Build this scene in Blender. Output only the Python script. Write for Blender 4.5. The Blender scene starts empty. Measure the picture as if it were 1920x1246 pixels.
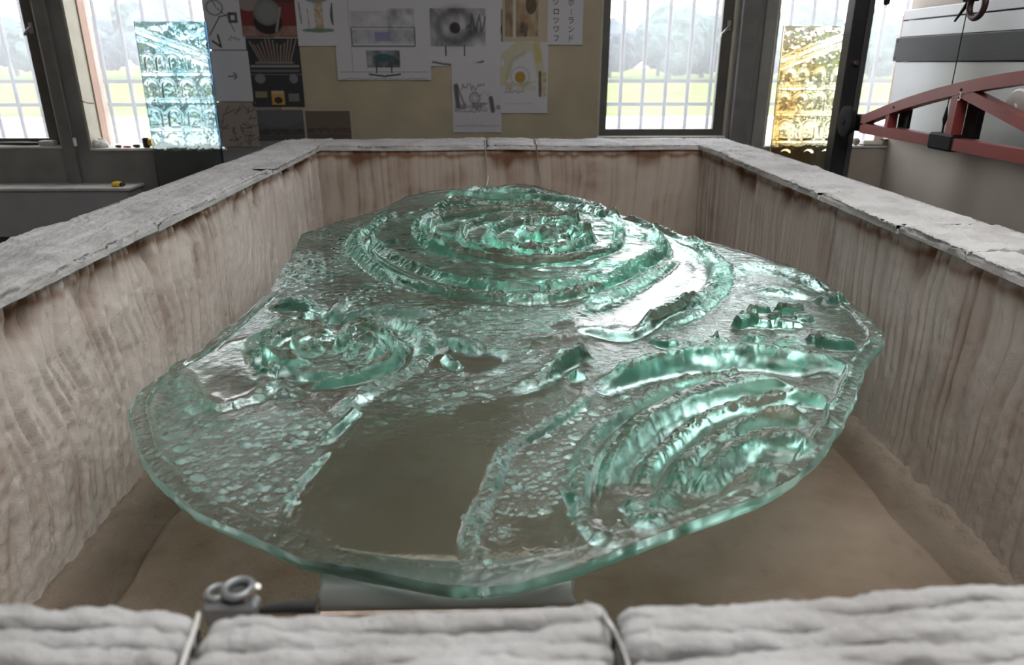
import bpy, math, random
import numpy as np
from mathutils import Vector, Matrix

random.seed(7)
rng = np.random.default_rng(11)
S = bpy.context.scene
COL = S.collection
PI = math.pi

# ------------------------------------------------------------------ camera
FPX, PITCH, YAW = 1344.0, math.radians(20.6), math.radians(1.28)
EYE = np.array([0.0, 0.0, 1.55])
cd = bpy.data.cameras.new('camera')
cd.sensor_width = 36.0
cd.lens = FPX / 1920.0 * 36.0
cd.clip_start = 0.02
cd.clip_end = 500
cd.dof.use_dof = True
cd.dof.focus_distance = 1.9
cd.dof.aperture_fstop = 4.5
cam = bpy.data.objects.new('camera', cd)
cam.location = EYE
cam.rotation_euler = (PI / 2 - PITCH, 0, -YAW)
COL.objects.link(cam)
S.camera = cam

# ------------------------------------------------------------------ sky, added fill lights, exposure
W = bpy.data.worlds.new('sky')
S.world = W
W.use_nodes = True
wn = W.node_tree
bgn = wn.nodes['Background']
bgn.inputs[0].default_value = (0.93, 0.965, 1.0, 1)
bgn.inputs[1].default_value = 6.8


def area(name, loc, aim, sx, sy, watts, col=(1, 1, 1)):
    l = bpy.data.lights.new(name, 'AREA')
    l.shape = 'RECTANGLE'
    l.size, l.size_y, l.energy, l.color = sx, sy, watts, col
    o = bpy.data.objects.new(name, l)
    o.location = loc
    d = Vector(aim) - Vector(loc)
    o.rotation_euler = d.to_track_quat('-Z', 'Y').to_euler()
    COL.objects.link(o)
    return o


area('overhead_fill', (0.7, 0.8, 3.3), (0.45, 0.95, 1.0), 2.6, 2.0, 58, (1.0, 0.985, 0.96))  # added overhead fill for the interior, no fixture behind it
area('rear_fill', (0.4, -2.2, 2.9), (0, 2.0, 1.0), 2.5, 1.2, 2.5, (1.0, 0.97, 0.94))  # added weak fill from behind the camera

S.view_settings.view_transform = 'Standard'
S.view_settings.look = 'None'
S.view_settings.exposure = 0.35
S.view_settings.gamma = 1.0
S.view_settings.use_curve_mapping = False
try:
    cy = S.cycles
    cy.max_bounces = 20
    cy.transmission_bounces = 16
    cy.glossy_bounces = 6
    cy.diffuse_bounces = 5
    cy.transparent_max_bounces = 16
    cy.sample_clamp_indirect = 6.0
    cy.blur_glossy = 0.6
    cy.use_denoising = True
except Exception:
    pass


# ------------------------------------------------------------------ survey helpers (points measured on site, from pixel bearings)
def ray(px, py):
    a = (px - 960) / FPX
    b = -(py - 623) / FPX
    x, y, z = a, math.cos(PITCH) + b * math.sin(PITCH), -math.sin(PITCH) + b * math.cos(PITCH)
    return np.array([x * math.cos(YAW) + y * math.sin(YAW), -x * math.sin(YAW) + y * math.cos(YAW), z])


def atY(px, py, Y):
    d = ray(px, py)
    return EYE + d * (Y / d[1])


def atZ(px, py, Z):
    d = ray(px, py)
    return EYE + d * ((Z - EYE[2]) / d[2])


def atX(px, py, X):
    d = ray(px, py)
    return EYE + d * (X / d[0])


# ------------------------------------------------------------------ noise
def _h(i, j, k):
    n = (i.astype(np.int64) * 374761393 + j.astype(np.int64) * 668265263 + k * 2147483647) & 0xffffffff
    n = ((n ^ (n >> 13)) * 1274126177) & 0xffffffff
    n = (n ^ (n >> 16)) & 0xffffff
    return n / float(0xffffff)


def vnoise(x, y, seed=0):
    x = np.asarray(x, float)
    y = np.asarray(y, float)
    xi = np.floor(x)
    yi = np.floor(y)
    fx = x - xi
    fy = y - yi
    fx = fx * fx * (3 - 2 * fx)
    fy = fy * fy * (3 - 2 * fy)
    a = _h(xi, yi, seed)
    b = _h(xi + 1, yi, seed)
    c = _h(xi, yi + 1, seed)
    d = _h(xi + 1, yi + 1, seed)
    return ((a * (1 - fx) + b * fx) * (1 - fy) + (c * (1 - fx) + d * fx) * fy) * 2 - 1


def fbm(x, y, o=4, seed=0):
    s = 0
    a = 1.0
    for k in range(o):
        s = s + a * vnoise(np.asarray(x) * 2 ** k, np.asarray(y) * 2 ** k, seed + k * 17)
        a *= 0.5
    return s


def sstep(a, b, x):
    t = np.clip((x - a) / (b - a), 0, 1)
    return t * t * (3 - 2 * t)


# ------------------------------------------------------------------ materials
MATS = {}


def nodes(name):
    m = bpy.data.materials.new(name)
    m.use_nodes = True
    nt = m.node_tree
    return m, nt, nt.nodes['Principled BSDF']


def mat(name, col, rough=0.6, metal=0.0, var=0.12, nscale=12.0, bump=0.0, bscale=120.0, spec=0.5, coat=0.0):
    if name in MATS:
        return MATS[name]
    m, nt, b = nodes(name)
    b.inputs['Roughness'].default_value = rough
    b.inputs['Metallic'].default_value = metal
    b.inputs['Specular IOR Level'].default_value = spec
    b.inputs['Coat Weight'].default_value = coat
    tc = nt.nodes.new('ShaderNodeTexCoord')
    n = nt.nodes.new('ShaderNodeTexNoise')
    n.inputs['Scale'].default_value = nscale
    n.inputs['Detail'].default_value = 4
    nt.links.new(tc.outputs['Object'], n.inputs['Vector'])
    r = nt.nodes.new('ShaderNodeValToRGB')
    r.color_ramp.elements[0].position = 0.3
    r.color_ramp.elements[1].position = 0.7
    r.color_ramp.elements[0].color = tuple(c * (1 - var) for c in col) + (1,)
    r.color_ramp.elements[1].color = tuple(min(1, c * (1 + var)) for c in col) + (1,)
    nt.links.new(n.outputs['Fac'], r.inputs['Fac'])
    nt.links.new(r.outputs['Color'], b.inputs['Base Color'])
    if bump:
        n2 = nt.nodes.new('ShaderNodeTexNoise')
        n2.inputs['Scale'].default_value = bscale
        n2.inputs['Detail'].default_value = 5
        nt.links.new(tc.outputs['Object'], n2.inputs['Vector'])
        bp = nt.nodes.new('ShaderNodeBump')
        bp.inputs['Strength'].default_value = bump
        bp.inputs['Distance'].default_value = 0.004
        nt.links.new(n2.outputs['Fac'], bp.inputs['Height'])
        nt.links.new(bp.outputs['Normal'], b.inputs['Normal'])
    MATS[name] = m
    return m


def attr_mat(name, rough=0.7, bump=0.0, bscale=200.0, bdist=0.003):
    """colour comes from the mesh's painted print / stain attribute"""
    m, nt, b = nodes(name)
    a = nt.nodes.new('ShaderNodeAttribute')
    a.attribute_name = 'Col'
    nt.links.new(a.outputs['Color'], b.inputs['Base Color'])
    b.inputs['Roughness'].default_value = rough
    b.inputs['Specular IOR Level'].default_value = 0.25
    if bump:
        tc = nt.nodes.new('ShaderNodeTexCoord')
        n2 = nt.nodes.new('ShaderNodeTexNoise')
        n2.inputs['Scale'].default_value = bscale
        n2.inputs['Detail'].default_value = 5
        nt.links.new(tc.outputs['Object'], n2.inputs['Vector'])
        bp = nt.nodes.new('ShaderNodeBump')
        bp.inputs['Strength'].default_value = bump
        bp.inputs['Distance'].default_value = bdist
        nt.links.new(n2.outputs['Fac'], bp.inputs['Height'])
        nt.links.new(bp.outputs['Normal'], b.inputs['Normal'])
    return m


# ------------------------------------------------------------------ mesh helpers
def link(name, me, m, parent=None, smooth=False):
    o = bpy.data.objects.new(name, me)
    COL.objects.link(o)
    if m is not None:
        me.materials.append(m)
    if smooth:
        me.polygons.foreach_set('use_smooth', np.ones(len(me.polygons), dtype=bool))
    if parent is not None:
        o.parent = parent
    return o


def bigmesh(name, V, Q, smooth=True):
    V = np.asarray(V, np.float32)
    Q = np.asarray(Q, np.int32)
    me = bpy.data.meshes.new(name)
    me.vertices.add(len(V))
    me.vertices.foreach_set('co', V.ravel())
    k = Q.shape[1]
    me.loops.add(Q.size)
    me.loops.foreach_set('vertex_index', Q.ravel())
    me.polygons.add(len(Q))
    me.polygons.foreach_set('loop_start', np.arange(len(Q), dtype=np.int32) * k)
    me.polygons.foreach_set('use_smooth', np.full(len(Q), smooth, dtype=bool))
    me.update(calc_edges=True)
    return me


def set_col(me, C, name='Col'):
    a = me.attributes.new(name, 'FLOAT_COLOR', 'POINT')
    C = np.asarray(C, np.float32)
    if C.shape[1] == 3:
        C = np.concatenate([C, np.ones((len(C), 1), np.float32)], 1)
    a.data.foreach_set('color', C.ravel())


def grid_quads(nr, nc, off=0):
    i = np.arange(nr - 1)[:, None]
    j = np.arange(nc - 1)[None, :]
    a = i * nc + j
    return (np.stack([a, a + 1, a + nc + 1, a + nc], -1).reshape(-1, 4) + off).astype(np.int32)


class MB:
    def __init__(s):
        s.v = []
        s.f = []

    def add(s, v, f):
        o = len(s.v)
        s.v += [tuple(map(float, p)) for p in v]
        s.f += [tuple(i + o for i in q) for q in f]
        return s

    def box(s, a, b, bev=0.0):
        x0, y0, z0 = [min(p, q) for p, q in zip(a, b)]
        x1, y1, z1 = [max(p, q) for p, q in zip(a, b)]
        if bev <= 0:
            s.add([(x0, y0, z0), (x1, y0, z0), (x1, y1, z0), (x0, y1, z0), (x0, y0, z1), (x1, y0, z1), (x1, y1, z1), (x0, y1, z1)],
                  [(0, 3, 2, 1), (4, 5, 6, 7), (0, 1, 5, 4), (1, 2, 6, 5), (2, 3, 7, 6), (3, 0, 4, 7)])
        else:
            e = min(bev, (x1 - x0) / 2.2, (y1 - y0) / 2.2, (z1 - z0) / 2.2)

            def ring(d, z):
                return [(x0 + d, y0 + e, z), (x0 + e, y0 + d, z), (x1 - e, y0 + d, z), (x1 - d, y0 + e, z), (x1 - d, y1 - e, z), (x1 - e, y1 - d, z),
                        (x0 + e, y1 - d, z), (x0 + d, y1 - e, z)]
            v = []
            r4 = [ring(e, z0), ring(0, z0 + e), ring(0, z1 - e), ring(e, z1)]
            r4[0] = [(min(max(x, x0 + e), x1 - e), min(max(y, y0 + e), y1 - e), z) for x, y, z in r4[0]]
            r4[3] = [(min(max(x, x0 + e), x1 - e), min(max(y, y0 + e), y1 - e), z) for x, y, z in r4[3]]
            for r in r4:
                v += r
            f = [tuple(range(7, -1, -1)), tuple(range(24, 32))]
            for k in range(3):
                for i in range(8):
                    j = (i + 1) % 8
                    f.append((k * 8 + i, k * 8 + j, k * 8 + 8 + j, k * 8 + 8 + i))
            s.add(v, f)
        return s

    def bar(s, p, q, w, h, up=(0, 0, 1)):
        p = Vector(p)
        q = Vector(q)
        d = (q - p).normalized()
        u = Vector(up)
        x = d.cross(u)
        if x.length < 1e-4:
            x = d.cross(Vector((1, 0, 0)))
        x.normalize()
        z = x.cross(d).normalized()
        v = []
        for c in (p, q):
            for a, b in ((-1, -1), (1, -1), (1, 1), (-1, 1)):
                v.append(c + x * a * w / 2 + z * b * h / 2)
        s.add(v, [(0, 1, 2, 3), (7, 6, 5, 4), (0, 4, 5, 1), (1, 5, 6, 2), (2, 6, 7, 3), (3, 7, 4, 0)])
        return s

    def tube(s, pts, r, n=10, cap=True):
        pts = [Vector(p) for p in pts]
        rr = r if hasattr(r, '__len__') else [r] * len(pts)
        v = []
        f = []
        pr = None
        for i, p in enumerate(pts):
            d = (pts[min(i + 1, len(pts) - 1)] - pts[max(i - 1, 0)]).normalized()
            if pr is None:
                x = d.orthogonal().normalized()
            else:
                x = (pr - d * pr.dot(d)).normalized()
            pr = x
            y = d.cross(x)
            for k in range(n):
                a = 2 * PI * k / n
                v.append(p + (x * math.cos(a) + y * math.sin(a)) * rr[i])
        for i in range(len(pts) - 1):
            for k in range(n):
                l = (k + 1) % n
                f.append((i * n + k, i * n + l, (i + 1) * n + l, (i + 1) * n + k))
        if cap:
            f.append(tuple(range(n - 1, -1, -1)))
            f.append(tuple((len(pts) - 1) * n + k for k in range(n)))
        s.add(v, f)
        return s

    def lathe(s, prof, c=(0, 0, 0), axis='Z', n=24):
        v = []
        f = []
        for r, z in prof:
            for k in range(n):
                a = 2 * PI * k / n
                p = (r * math.cos(a), r * math.sin(a), z)
                if axis == 'X':
                    p = (p[2], p[0], p[1])
                elif axis == 'Y':
                    p = (p[1], p[2], p[0])
                v.append((p[0] + c[0], p[1] + c[1], p[2] + c[2]))
        m = len(prof)
        for i in range(m - 1):
            for k in range(n):
                l = (k + 1) % n
                f.append((i * n + k, i * n + l, (i + 1) * n + l, (i + 1) * n + k))
        if prof[0][0] > 1e-5:
            f.append(tuple(range(n - 1, -1, -1)))
        if prof[-1][0] > 1e-5:
            f.append(tuple((m - 1) * n + k for k in range(n)))
        s.add(v, f)
        return s

    def torus(s, c, R, r, axis='X', n=28, m=10):
        v = []
        f = []
        for i in range(n):
            a = 2 * PI * i / n
            for j in range(m):
                b = 2 * PI * j / m
                p = ((R + r * math.cos(b)) * math.cos(a), (R + r * math.cos(b)) * math.sin(a), r * math.sin(b))
                if axis == 'X':
                    p = (p[2], p[0], p[1])
                elif axis == 'Y':
                    p = (p[1], p[2], p[0])
                v.append((p[0] + c[0], p[1] + c[1], p[2] + c[2]))
        for i in range(n):
            for j in range(m):
                f.append((i * m + j, ((i + 1) % n) * m + j, ((i + 1) % n) * m + (j + 1) % m, i * m + (j + 1) % m))
        s.add(v, f)
        return s

    def build(s, name, m, parent=None, smooth=False):
        me = bpy.data.meshes.new(name)
        me.from_pydata(s.v, [], s.f)
        me.update()
        o = link(name, me, m, parent, smooth)
        if smooth:
            try:
                me.set_sharp_from_angle(angle=math.radians(40))
            except Exception:
                pass
        return o


def tag(o, label=None, cat=None, group=None, kind=None):
    if label:
        o['label'] = label
    if cat:
        o['category'] = cat
    if group:
        o['group'] = group
    if kind:
        o['kind'] = kind
    return o


def empty(name, loc=(0, 0, 0), label=None, cat=None, group=None, kind=None):
    o = bpy.data.objects.new(name, None)
    o.location = loc
    o.empty_display_size = 0.1
    COL.objects.link(o)
    return tag(o, label, cat, group, kind)


def spline(pts, n=12, closed=False):
    P_ = np.asarray(pts, float)
    out = []
    N = len(P_)
    rngk = range(N if closed else N - 1)
    for i in rngk:
        if closed:
            p0, p1, p2, p3 = P_[(i - 1) % N], P_[i], P_[(i + 1) % N], P_[(i + 2) % N]
        else:
            p0, p1, p2, p3 = P_[max(i - 1, 0)], P_[i], P_[i + 1], P_[min(i + 2, N - 1)]
        for t in np.linspace(0, 1, n, endpoint=False):
            out.append(0.5 * ((2 * p1) + (-p0 + p2) * t + (2 * p0 - 5 * p1 + 4 * p2 - p3) * t * t + (-p0 + 3 * p1 - 3 * p2 + p3) * t ** 3))
    if not closed:
        out.append(P_[-1])
    return np.array(out)


#@@STRUCTURE
YW_ = 4.60            # inner face of the window wall
WT = 0.26             # its thickness
XL, XR, YF, ZC = -3.6, 2.47, -2.6, 3.4
m_plaster_grey = mat('grey_plaster', (0.20, 0.195, 0.19), 0.85, var=0.18, nscale=5, bump=0.3, bscale=60)
m_plaster_cream = mat('cream_plaster', (0.35, 0.305, 0.22), 0.85, var=0.1, nscale=4, bump=0.25, bscale=70)
m_plaster_beige = mat('beige_plaster', (0.42, 0.375, 0.325), 0.8, var=0.08, nscale=2.5, bump=0.2, bscale=40)
m_frame = mat('dark_window_frame', (0.075, 0.07, 0.062), 0.5, var=0.15)
m_reveal = mat('cream_reveal', (0.36, 0.335, 0.27), 0.8, var=0.06)
m_reveal_peach = mat('peach_reveal', (0.40, 0.27, 0.21), 0.8, var=0.06)
m_bar = mat('steel_window_bar', (0.10, 0.10, 0.12), 0.5, 0.3)
m_sill = mat('pale_sill', (0.55, 0.53, 0.5), 0.7)
m_concrete = mat('concrete_floor', (0.17, 0.16, 0.15), 0.8, var=0.2, nscale=3, bump=0.2)
m_ceiling = mat('ceiling_paint', (0.42, 0.41, 0.40), 0.9)

tag(MB().box((XL - .3, YF - .3, -.2), (XR + .3, YW_ + WT, 0)).build('floor', m_concrete), kind='structure')
tag(MB().box((XL - .3, YF - .3, ZC), (XR + .3, YW_ + WT, ZC + .2)).build('ceiling', m_ceiling), kind='structure')
tag(MB().box((XL - .2, YF - .2, 0), (XL, YW_, ZC)).build('wall_left', m_plaster_beige), kind='structure')
tag(MB().box((XR, YF - .2, 0), (XR + .45, YW_, ZC)).build('wall_right', m_plaster_beige), kind='structure')
tag(MB().box((XL, YF - .2, 0), (XR, YF, ZC)).build('wall_front', m_plaster_beige), kind='structure')

# window wall: openings (x0, x1, sill, head)
OPEN = [(-3.35, -2.665, 1.06, 3.15), (-2.50, -1.665, 1.045, 3.15), (0.63, 1.435, 1.11, 3.15), (1.68, 2.75, 1.05, 3.15)]
wb = empty('wall_back', (0, YW_, 0), kind='structure')


def wpanel(x0, x1, z0, z1, m):
    o = MB().box((x0, YW_, z0), (x1, YW_ + WT, z1)).build('wall_panel', m)
    o.parent = wb
    o.location = (0, -YW_, 0)
    return o


wpanel(XL - .2, OPEN[0][0], 0, ZC, m_plaster_grey)
wpanel(OPEN[0][0], OPEN[0][1], 0, OPEN[0][2], m_plaster_grey)
wpanel(OPEN[0][1], OPEN[1][0], 0, ZC, m_plaster_grey)
wpanel(OPEN[1][0], OPEN[1][1], 0, OPEN[1][2], m_plaster_grey)
wpanel(OPEN[1][1], -1.30, 0, ZC, m_plaster_grey)
wpanel(-1.30, OPEN[2][0], 0, ZC, m_plaster_cream)
wpanel(OPEN[2][0], OPEN[2][1], 0, OPEN[2][2], m_plaster_cream)
wpanel(OPEN[2][1], OPEN[3][0], 0, ZC, m_plaster_grey)
wpanel(OPEN[3][0], OPEN[3][1], 0, OPEN[3][2], m_plaster_beige)
wpanel(OPEN[3][1], XR + .45, 0, ZC, m_plaster_beige)
for o_ in OPEN:
    wpanel(o_[0], o_[1], o_[3], ZC, m_plaster_grey)

# window glass with a milky veil mixed in, standing in for outdoor haze
m_pane, nt, b = nodes('veiled_window_glass')
b.inputs['Base Color'].default_value = (1, 1, 1, 1)
tr = nt.nodes.new('ShaderNodeBsdfTransparent')
tl = nt.nodes.new('ShaderNodeBsdfTranslucent')
tl.inputs['Color'].default_value = (0.93, 0.95, 1.0, 1)
gl = nt.nodes.new('ShaderNodeBsdfGlossy')
gl.inputs['Roughness'].default_value = 0.03
mx = nt.nodes.new('ShaderNodeMixShader')
mx2 = nt.nodes.new('ShaderNodeMixShader')
tcn = nt.nodes.new('ShaderNodeTexCoord')
nz = nt.nodes.new('ShaderNodeTexNoise')
nz.inputs['Scale'].default_value = 3.0
nz.inputs['Detail'].default_value = 5
mr = nt.nodes.new('ShaderNodeMapRange')
mr.inputs['To Min'].default_value = 0.07
mr.inputs['To Max'].default_value = 0.12
nt.links.new(tcn.outputs['Object'], nz.inputs['Vector'])
nt.links.new(nz.outputs['Fac'], mr.inputs['Value'])
nt.links.new(mr.outputs['Result'], mx.inputs['Fac'])
nt.links.new(tr.outputs[0], mx.inputs[1])
nt.links.new(tl.outputs[0], mx.inputs[2])
mx2.inputs['Fac'].default_value = 0.05
nt.links.new(mx.outputs[0], mx2.inputs[1])
nt.links.new(gl.outputs[0], mx2.inputs[2])
nt.links.new(mx2.outputs[0], nt.nodes['Material Output'].inputs['Surface'])

m_latch = mat('latch_metal', (0.35, 0.34, 0.33), 0.35, 0.8)


def window(n, op, frame, bars_x, rails_z, pane_y, latch=None, frame_w=0.05):
    x0, x1, z0, z1 = op
    w = empty('window_%d' % n, ((x0 + x1) / 2, YW_, z0), kind='structure')
    L = (-(x0 + x1) / 2, -YW_, -z0)

    def p(mb, name, m, par=w):
        o = mb.build(name, m, par)
        if par is w:
            o.location = L
        return o
    # masonry reveals and sill
    p(MB().box((x0 - .002, YW_ - .004, z0), (x0 + .012, YW_ + .13, z1)), 'reveal', m_reveal)
    p(MB().box((x0 - .002, YW_ + .13, z0), (x0 + .02, YW_ + WT, z1)), 'reveal', m_reveal_peach)
    p(MB().box((x1 - .012, YW_ - .004, z0), (x1 + .002, YW_ + WT, z1)), 'reveal', m_reveal)
    p(MB().box((x0, YW_ - .012, z0 - .004), (x1, YW_ + WT, z0 + .012), 0.004), 'sill', m_sill)
    if frame:
        f0, f1 = frame
        fb = MB()
        t = frame_w
        zb = op[2] + 0.012
        fo = p(MB().box((x0, pane_y, zb), (f0, pane_y + .05, z1)), 'frame_stile', m_frame)
        p(MB().box((f1, pane_y, zb), (x1, pane_y + .05, z1)), 'frame_stile', m_frame)
        p(MB().box((f0, pane_y, zb), (f1, pane_y + .05, zb + .04)), 'frame_rail', m_frame)
        p(MB().box((f0, pane_y, z1 - .06), (f1, pane_y + .05, z1)), 'frame_rail', m_frame)
        p(MB().box((f0 - .006, pane_y + .02, zb), (f1 + .006, pane_y + .026, z1 - .05)), 'pane', m_pane)
    else:
        p(MB().box((x0 + .02, pane_y, z0 + .012), (x1 - .012, pane_y + .006, z1)), 'pane', m_pane)
    by = YW_ + WT + 0.05
    for bx in bars_x:
        p(MB().tube([(bx, by, z0 - .05), (bx, by, z1 + .05)], 0.0135, 8), 'bar', m_bar)
    for rz in rails_z:
        p(MB().box((x0 - .05, by - .006, rz - .011), (x1 + .05, by + .006, rz + .011)), 'rail', m_bar)
    if latch:
        lx, lz, dx, dz = latch
        h = p(MB().box((lx - .012, pane_y - .012, lz - .03), (lx + .012, pane_y, lz + .03), .003), 'latch', m_latch)
        MB().tube([(lx, pane_y - .02, lz), (lx + dx * .5, pane_y - .035, lz + dz * .5), (lx + dx, pane_y - .035, lz + dz)], .008, 8).build('latch_handle', m_latch, h, True)
    return w


def bx_(px):
    return [atY(q, 200, YW_ + WT + .05)[0] for q in px]


railz = [atY(1240, 152, YW_ + .31)[2], atY(1240, 195, YW_ + .31)[2]]
lz1 = atY(45, 55, YW_)
lz3 = atY(1360, 58, YW_)
window(1, OPEN[0], (-3.30, -2.775), bx_([-88, -46, -6, 36, 78]), railz, YW_ + .06, (-2.735, lz1[2] + .01, -.03, -.04))
window(2, OPEN[1], None, bx_([180, 208, 252, 296, 340, 384, 428]), railz, YW_ + .2)
window(3, OPEN[2], (0.69, 1.362), bx_([1162, 1203, 1245, 1286, 1328]), railz, YW_ + .03, (1.40, lz3[2] + .03, -.05, -.055))
window(4, OPEN[3], None, bx_([1462, 1502, 1542, 1582, 1628, 1668, 1708]), railz, YW_ + .2)

# grey posts between the windows
tag(MB().box((-2.655, YW_ - .035, 0), (-2.58, YW_ + .0, ZC), .004).build('trim_1', mat('grey_post_paint', (0.15, 0.145, 0.14), 0.6)), kind='structure')
tag(MB().box((1.455, YW_ - .05, 0), (1.56, YW_, ZC), .004).build('trim_2', mat('grey_post_paint', (0.15, 0.145, 0.14), 0.6)), kind='structure')
tag(MB().box((1.60, YW_ - .02, 0), (1.675, YW_, ZC), .004).build('trim_3', mat('grey_post_paint2', (0.23, 0.225, 0.22), 0.6)), kind='structure')

# ------------------------------------------------------------------ outside
m_grass, nt, b = nodes('meadow_grass')
tcn = nt.nodes.new('ShaderNodeTexCoord')
nz = nt.nodes.new('ShaderNodeTexNoise')
nz.inputs['Scale'].default_value = 0.35
nz.inputs['Detail'].default_value = 8
rp = nt.nodes.new('ShaderNodeValToRGB')
rp.color_ramp.elements[0].position = .35
rp.color_ramp.elements[0].color = (0.06, 0.095, 0.018, 1)
rp.color_ramp.elements[1].position = .65
rp.color_ramp.elements[1].color = (0.105, 0.135, 0.032, 1)
nt.links.new(tcn.outputs['Object'], nz.inputs['Vector'])
nt.links.new(nz.outputs['Fac'], rp.inputs['Fac'])
nt.links.new(rp.outputs['Color'], b.inputs['Base Color'])
b.inputs['Roughness'].default_value = 1
b.inputs['Specular IOR Level'].default_value = 0.0
tag(MB().box((-160, 23.5, -.5), (160, 260, -.02)).build('meadow_ground', m_grass), kind='structure')
tag(MB().box((-160, 4.9, -.5), (160, 23.5, -.03)).build('pavement', mat('pale_paving', (0.5, 0.49, 0.47), 0.9, nscale=1)), kind='structure')

m_leaf = mat('tree_leaf', (0.045, 0.066, 0.06), 0.9, var=0.35, nscale=1.2, spec=0.1)
m_leaf2 = mat('tree_leaf_blue', (0.055, 0.07, 0.08), 0.9, var=0.3, nscale=1.0, spec=0.1)
m_trunk = mat('tree_trunk', (0.10, 0.075, 0.055), 0.9)


def ico(sub):
    import bmesh
    bm = bmesh.new()
    bmesh.ops.create_icosphere(bm, subdivisions=sub, radius=1)
    v = np.array([x.co[:] for x in bm.verts])
    f = [tuple(q.index for q in x.verts) for x in bm.faces]
    bm.free()
    return v, f


ICO4 = ico(4)
ICO3 = ico(3)
ICO2 = ico(2)


def tree(x, y, h, r, k):
    t = empty('tree', (x, y, 0), 'hazy bushy tree in the tree line beyond the meadow, seen through the barred windows', 'tree', 'trees along the far edge of the meadow')
    MB().tube([(0, 0, -.1), (.1, 0, h * .3), (0, .1, h * .6)], [.3, .24, .12], 8).build('trunk', m_trunk, t, True)
    mb = MB()
    for q in range(6):
        v, f = ICO4
        cr = r * random.uniform(.42, .7)
        c = np.array([random.uniform(-1, 1) * r * .6, random.uniform(-.4, .4) * r, h * random.uniform(.34, .72)])
        if q == 0:
            cr = r * .9
            c = np.array([0, 0, h * .5])
        d = 1 + .13 * fbm(v[:, 0] * 3 + q * 7 + k * 3 + v[:, 1], v[:, 1] * 2 + v[:, 2] * 3.3, 5, k)
        p = v * d[:, None] * cr * np.array([1, 1, min(1.0, h * .3 / cr + .25)]) + c
        p[:, 2] = np.clip(p[:, 2], .3, None)
        mb.add(p, f)
    mb.build('crown', m_leaf if k % 3 else m_leaf2, t)


k = 0
for x in np.arange(-62, 58, 5.0):
    tree(x + random.uniform(-.6, .6), 76 + 9.5 * (k % 2) + 0.5 * random.uniform(-1, 1), random.uniform(5.2, 7.4) + 1.0 * (k % 2), random.uniform(3.2, 3.7), k)
    k += 1

for x in np.arange(-79.5, 80, 10.0):
    tree(x + random.uniform(-.4, .4), 97 + random.uniform(-.3, .3), random.uniform(7.0, 8.6), 3.5, k)
    k += 1

#@@KILN
KX0, KX1, KY0, KY1 = -0.90, 1.05, 0.437, 3.72
KOX0, KOX1, KOY0, KOY1 = -1.14, 1.28, 0.18, 4.06
ZB, ZT, ZK = 1.138, 1.163, 0.562
kiln = empty('kiln', (0.07, 2.1, 0), 'open-topped kiln box lined with rust-stained white ceramic fibre', 'kiln')


def kpart(o, par=kiln):
    o.parent = par
    o.matrix_parent_inverse = Matrix.Translation((-0.07, -2.1, 0))
    return o


# fibre material
m_fibre, nt, b = nodes('white_ceramic_fibre')
tcn = nt.nodes.new('ShaderNodeTexCoord')
nz = nt.nodes.new('ShaderNodeTexNoise')
nz.inputs['Scale'].default_value = 130
nz.inputs['Detail'].default_value = 6
nz.inputs['Roughness'].default_value = .7
nt.links.new(tcn.outputs['Object'], nz.inputs['Vector'])
nz2 = nt.nodes.new('ShaderNodeTexNoise')
nz2.inputs['Scale'].default_value = 9
nz2.inputs['Detail'].default_value = 6
nt.links.new(tcn.outputs['Object'], nz2.inputs['Vector'])
rp = nt.nodes.new('ShaderNodeValToRGB')
rp.color_ramp.elements[0].position = .3
rp.color_ramp.elements[0].color = (0.55, 0.54, 0.54, 1)
rp.color_ramp.elements[1].position = .6
rp.color_ramp.elements[1].color = (0.74, 0.735, 0.74, 1)
nt.links.new(nz2.outputs['Fac'], rp.inputs['Fac'])
nt.links.new(rp.outputs['Color'], b.inputs['Base Color'])
bp = nt.nodes.new('ShaderNodeBump')
bp.inputs['Strength'].default_value = .95
bp.inputs['Distance'].default_value = .006
nt.links.new(nz.outputs['Fac'], bp.inputs['Height'])
nt.links.new(bp.outputs['Normal'], b.inputs['Normal'])
b.inputs['Roughness'].default_value = 1
b.inputs['Specular IOR Level'].default_value = .05


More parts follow.
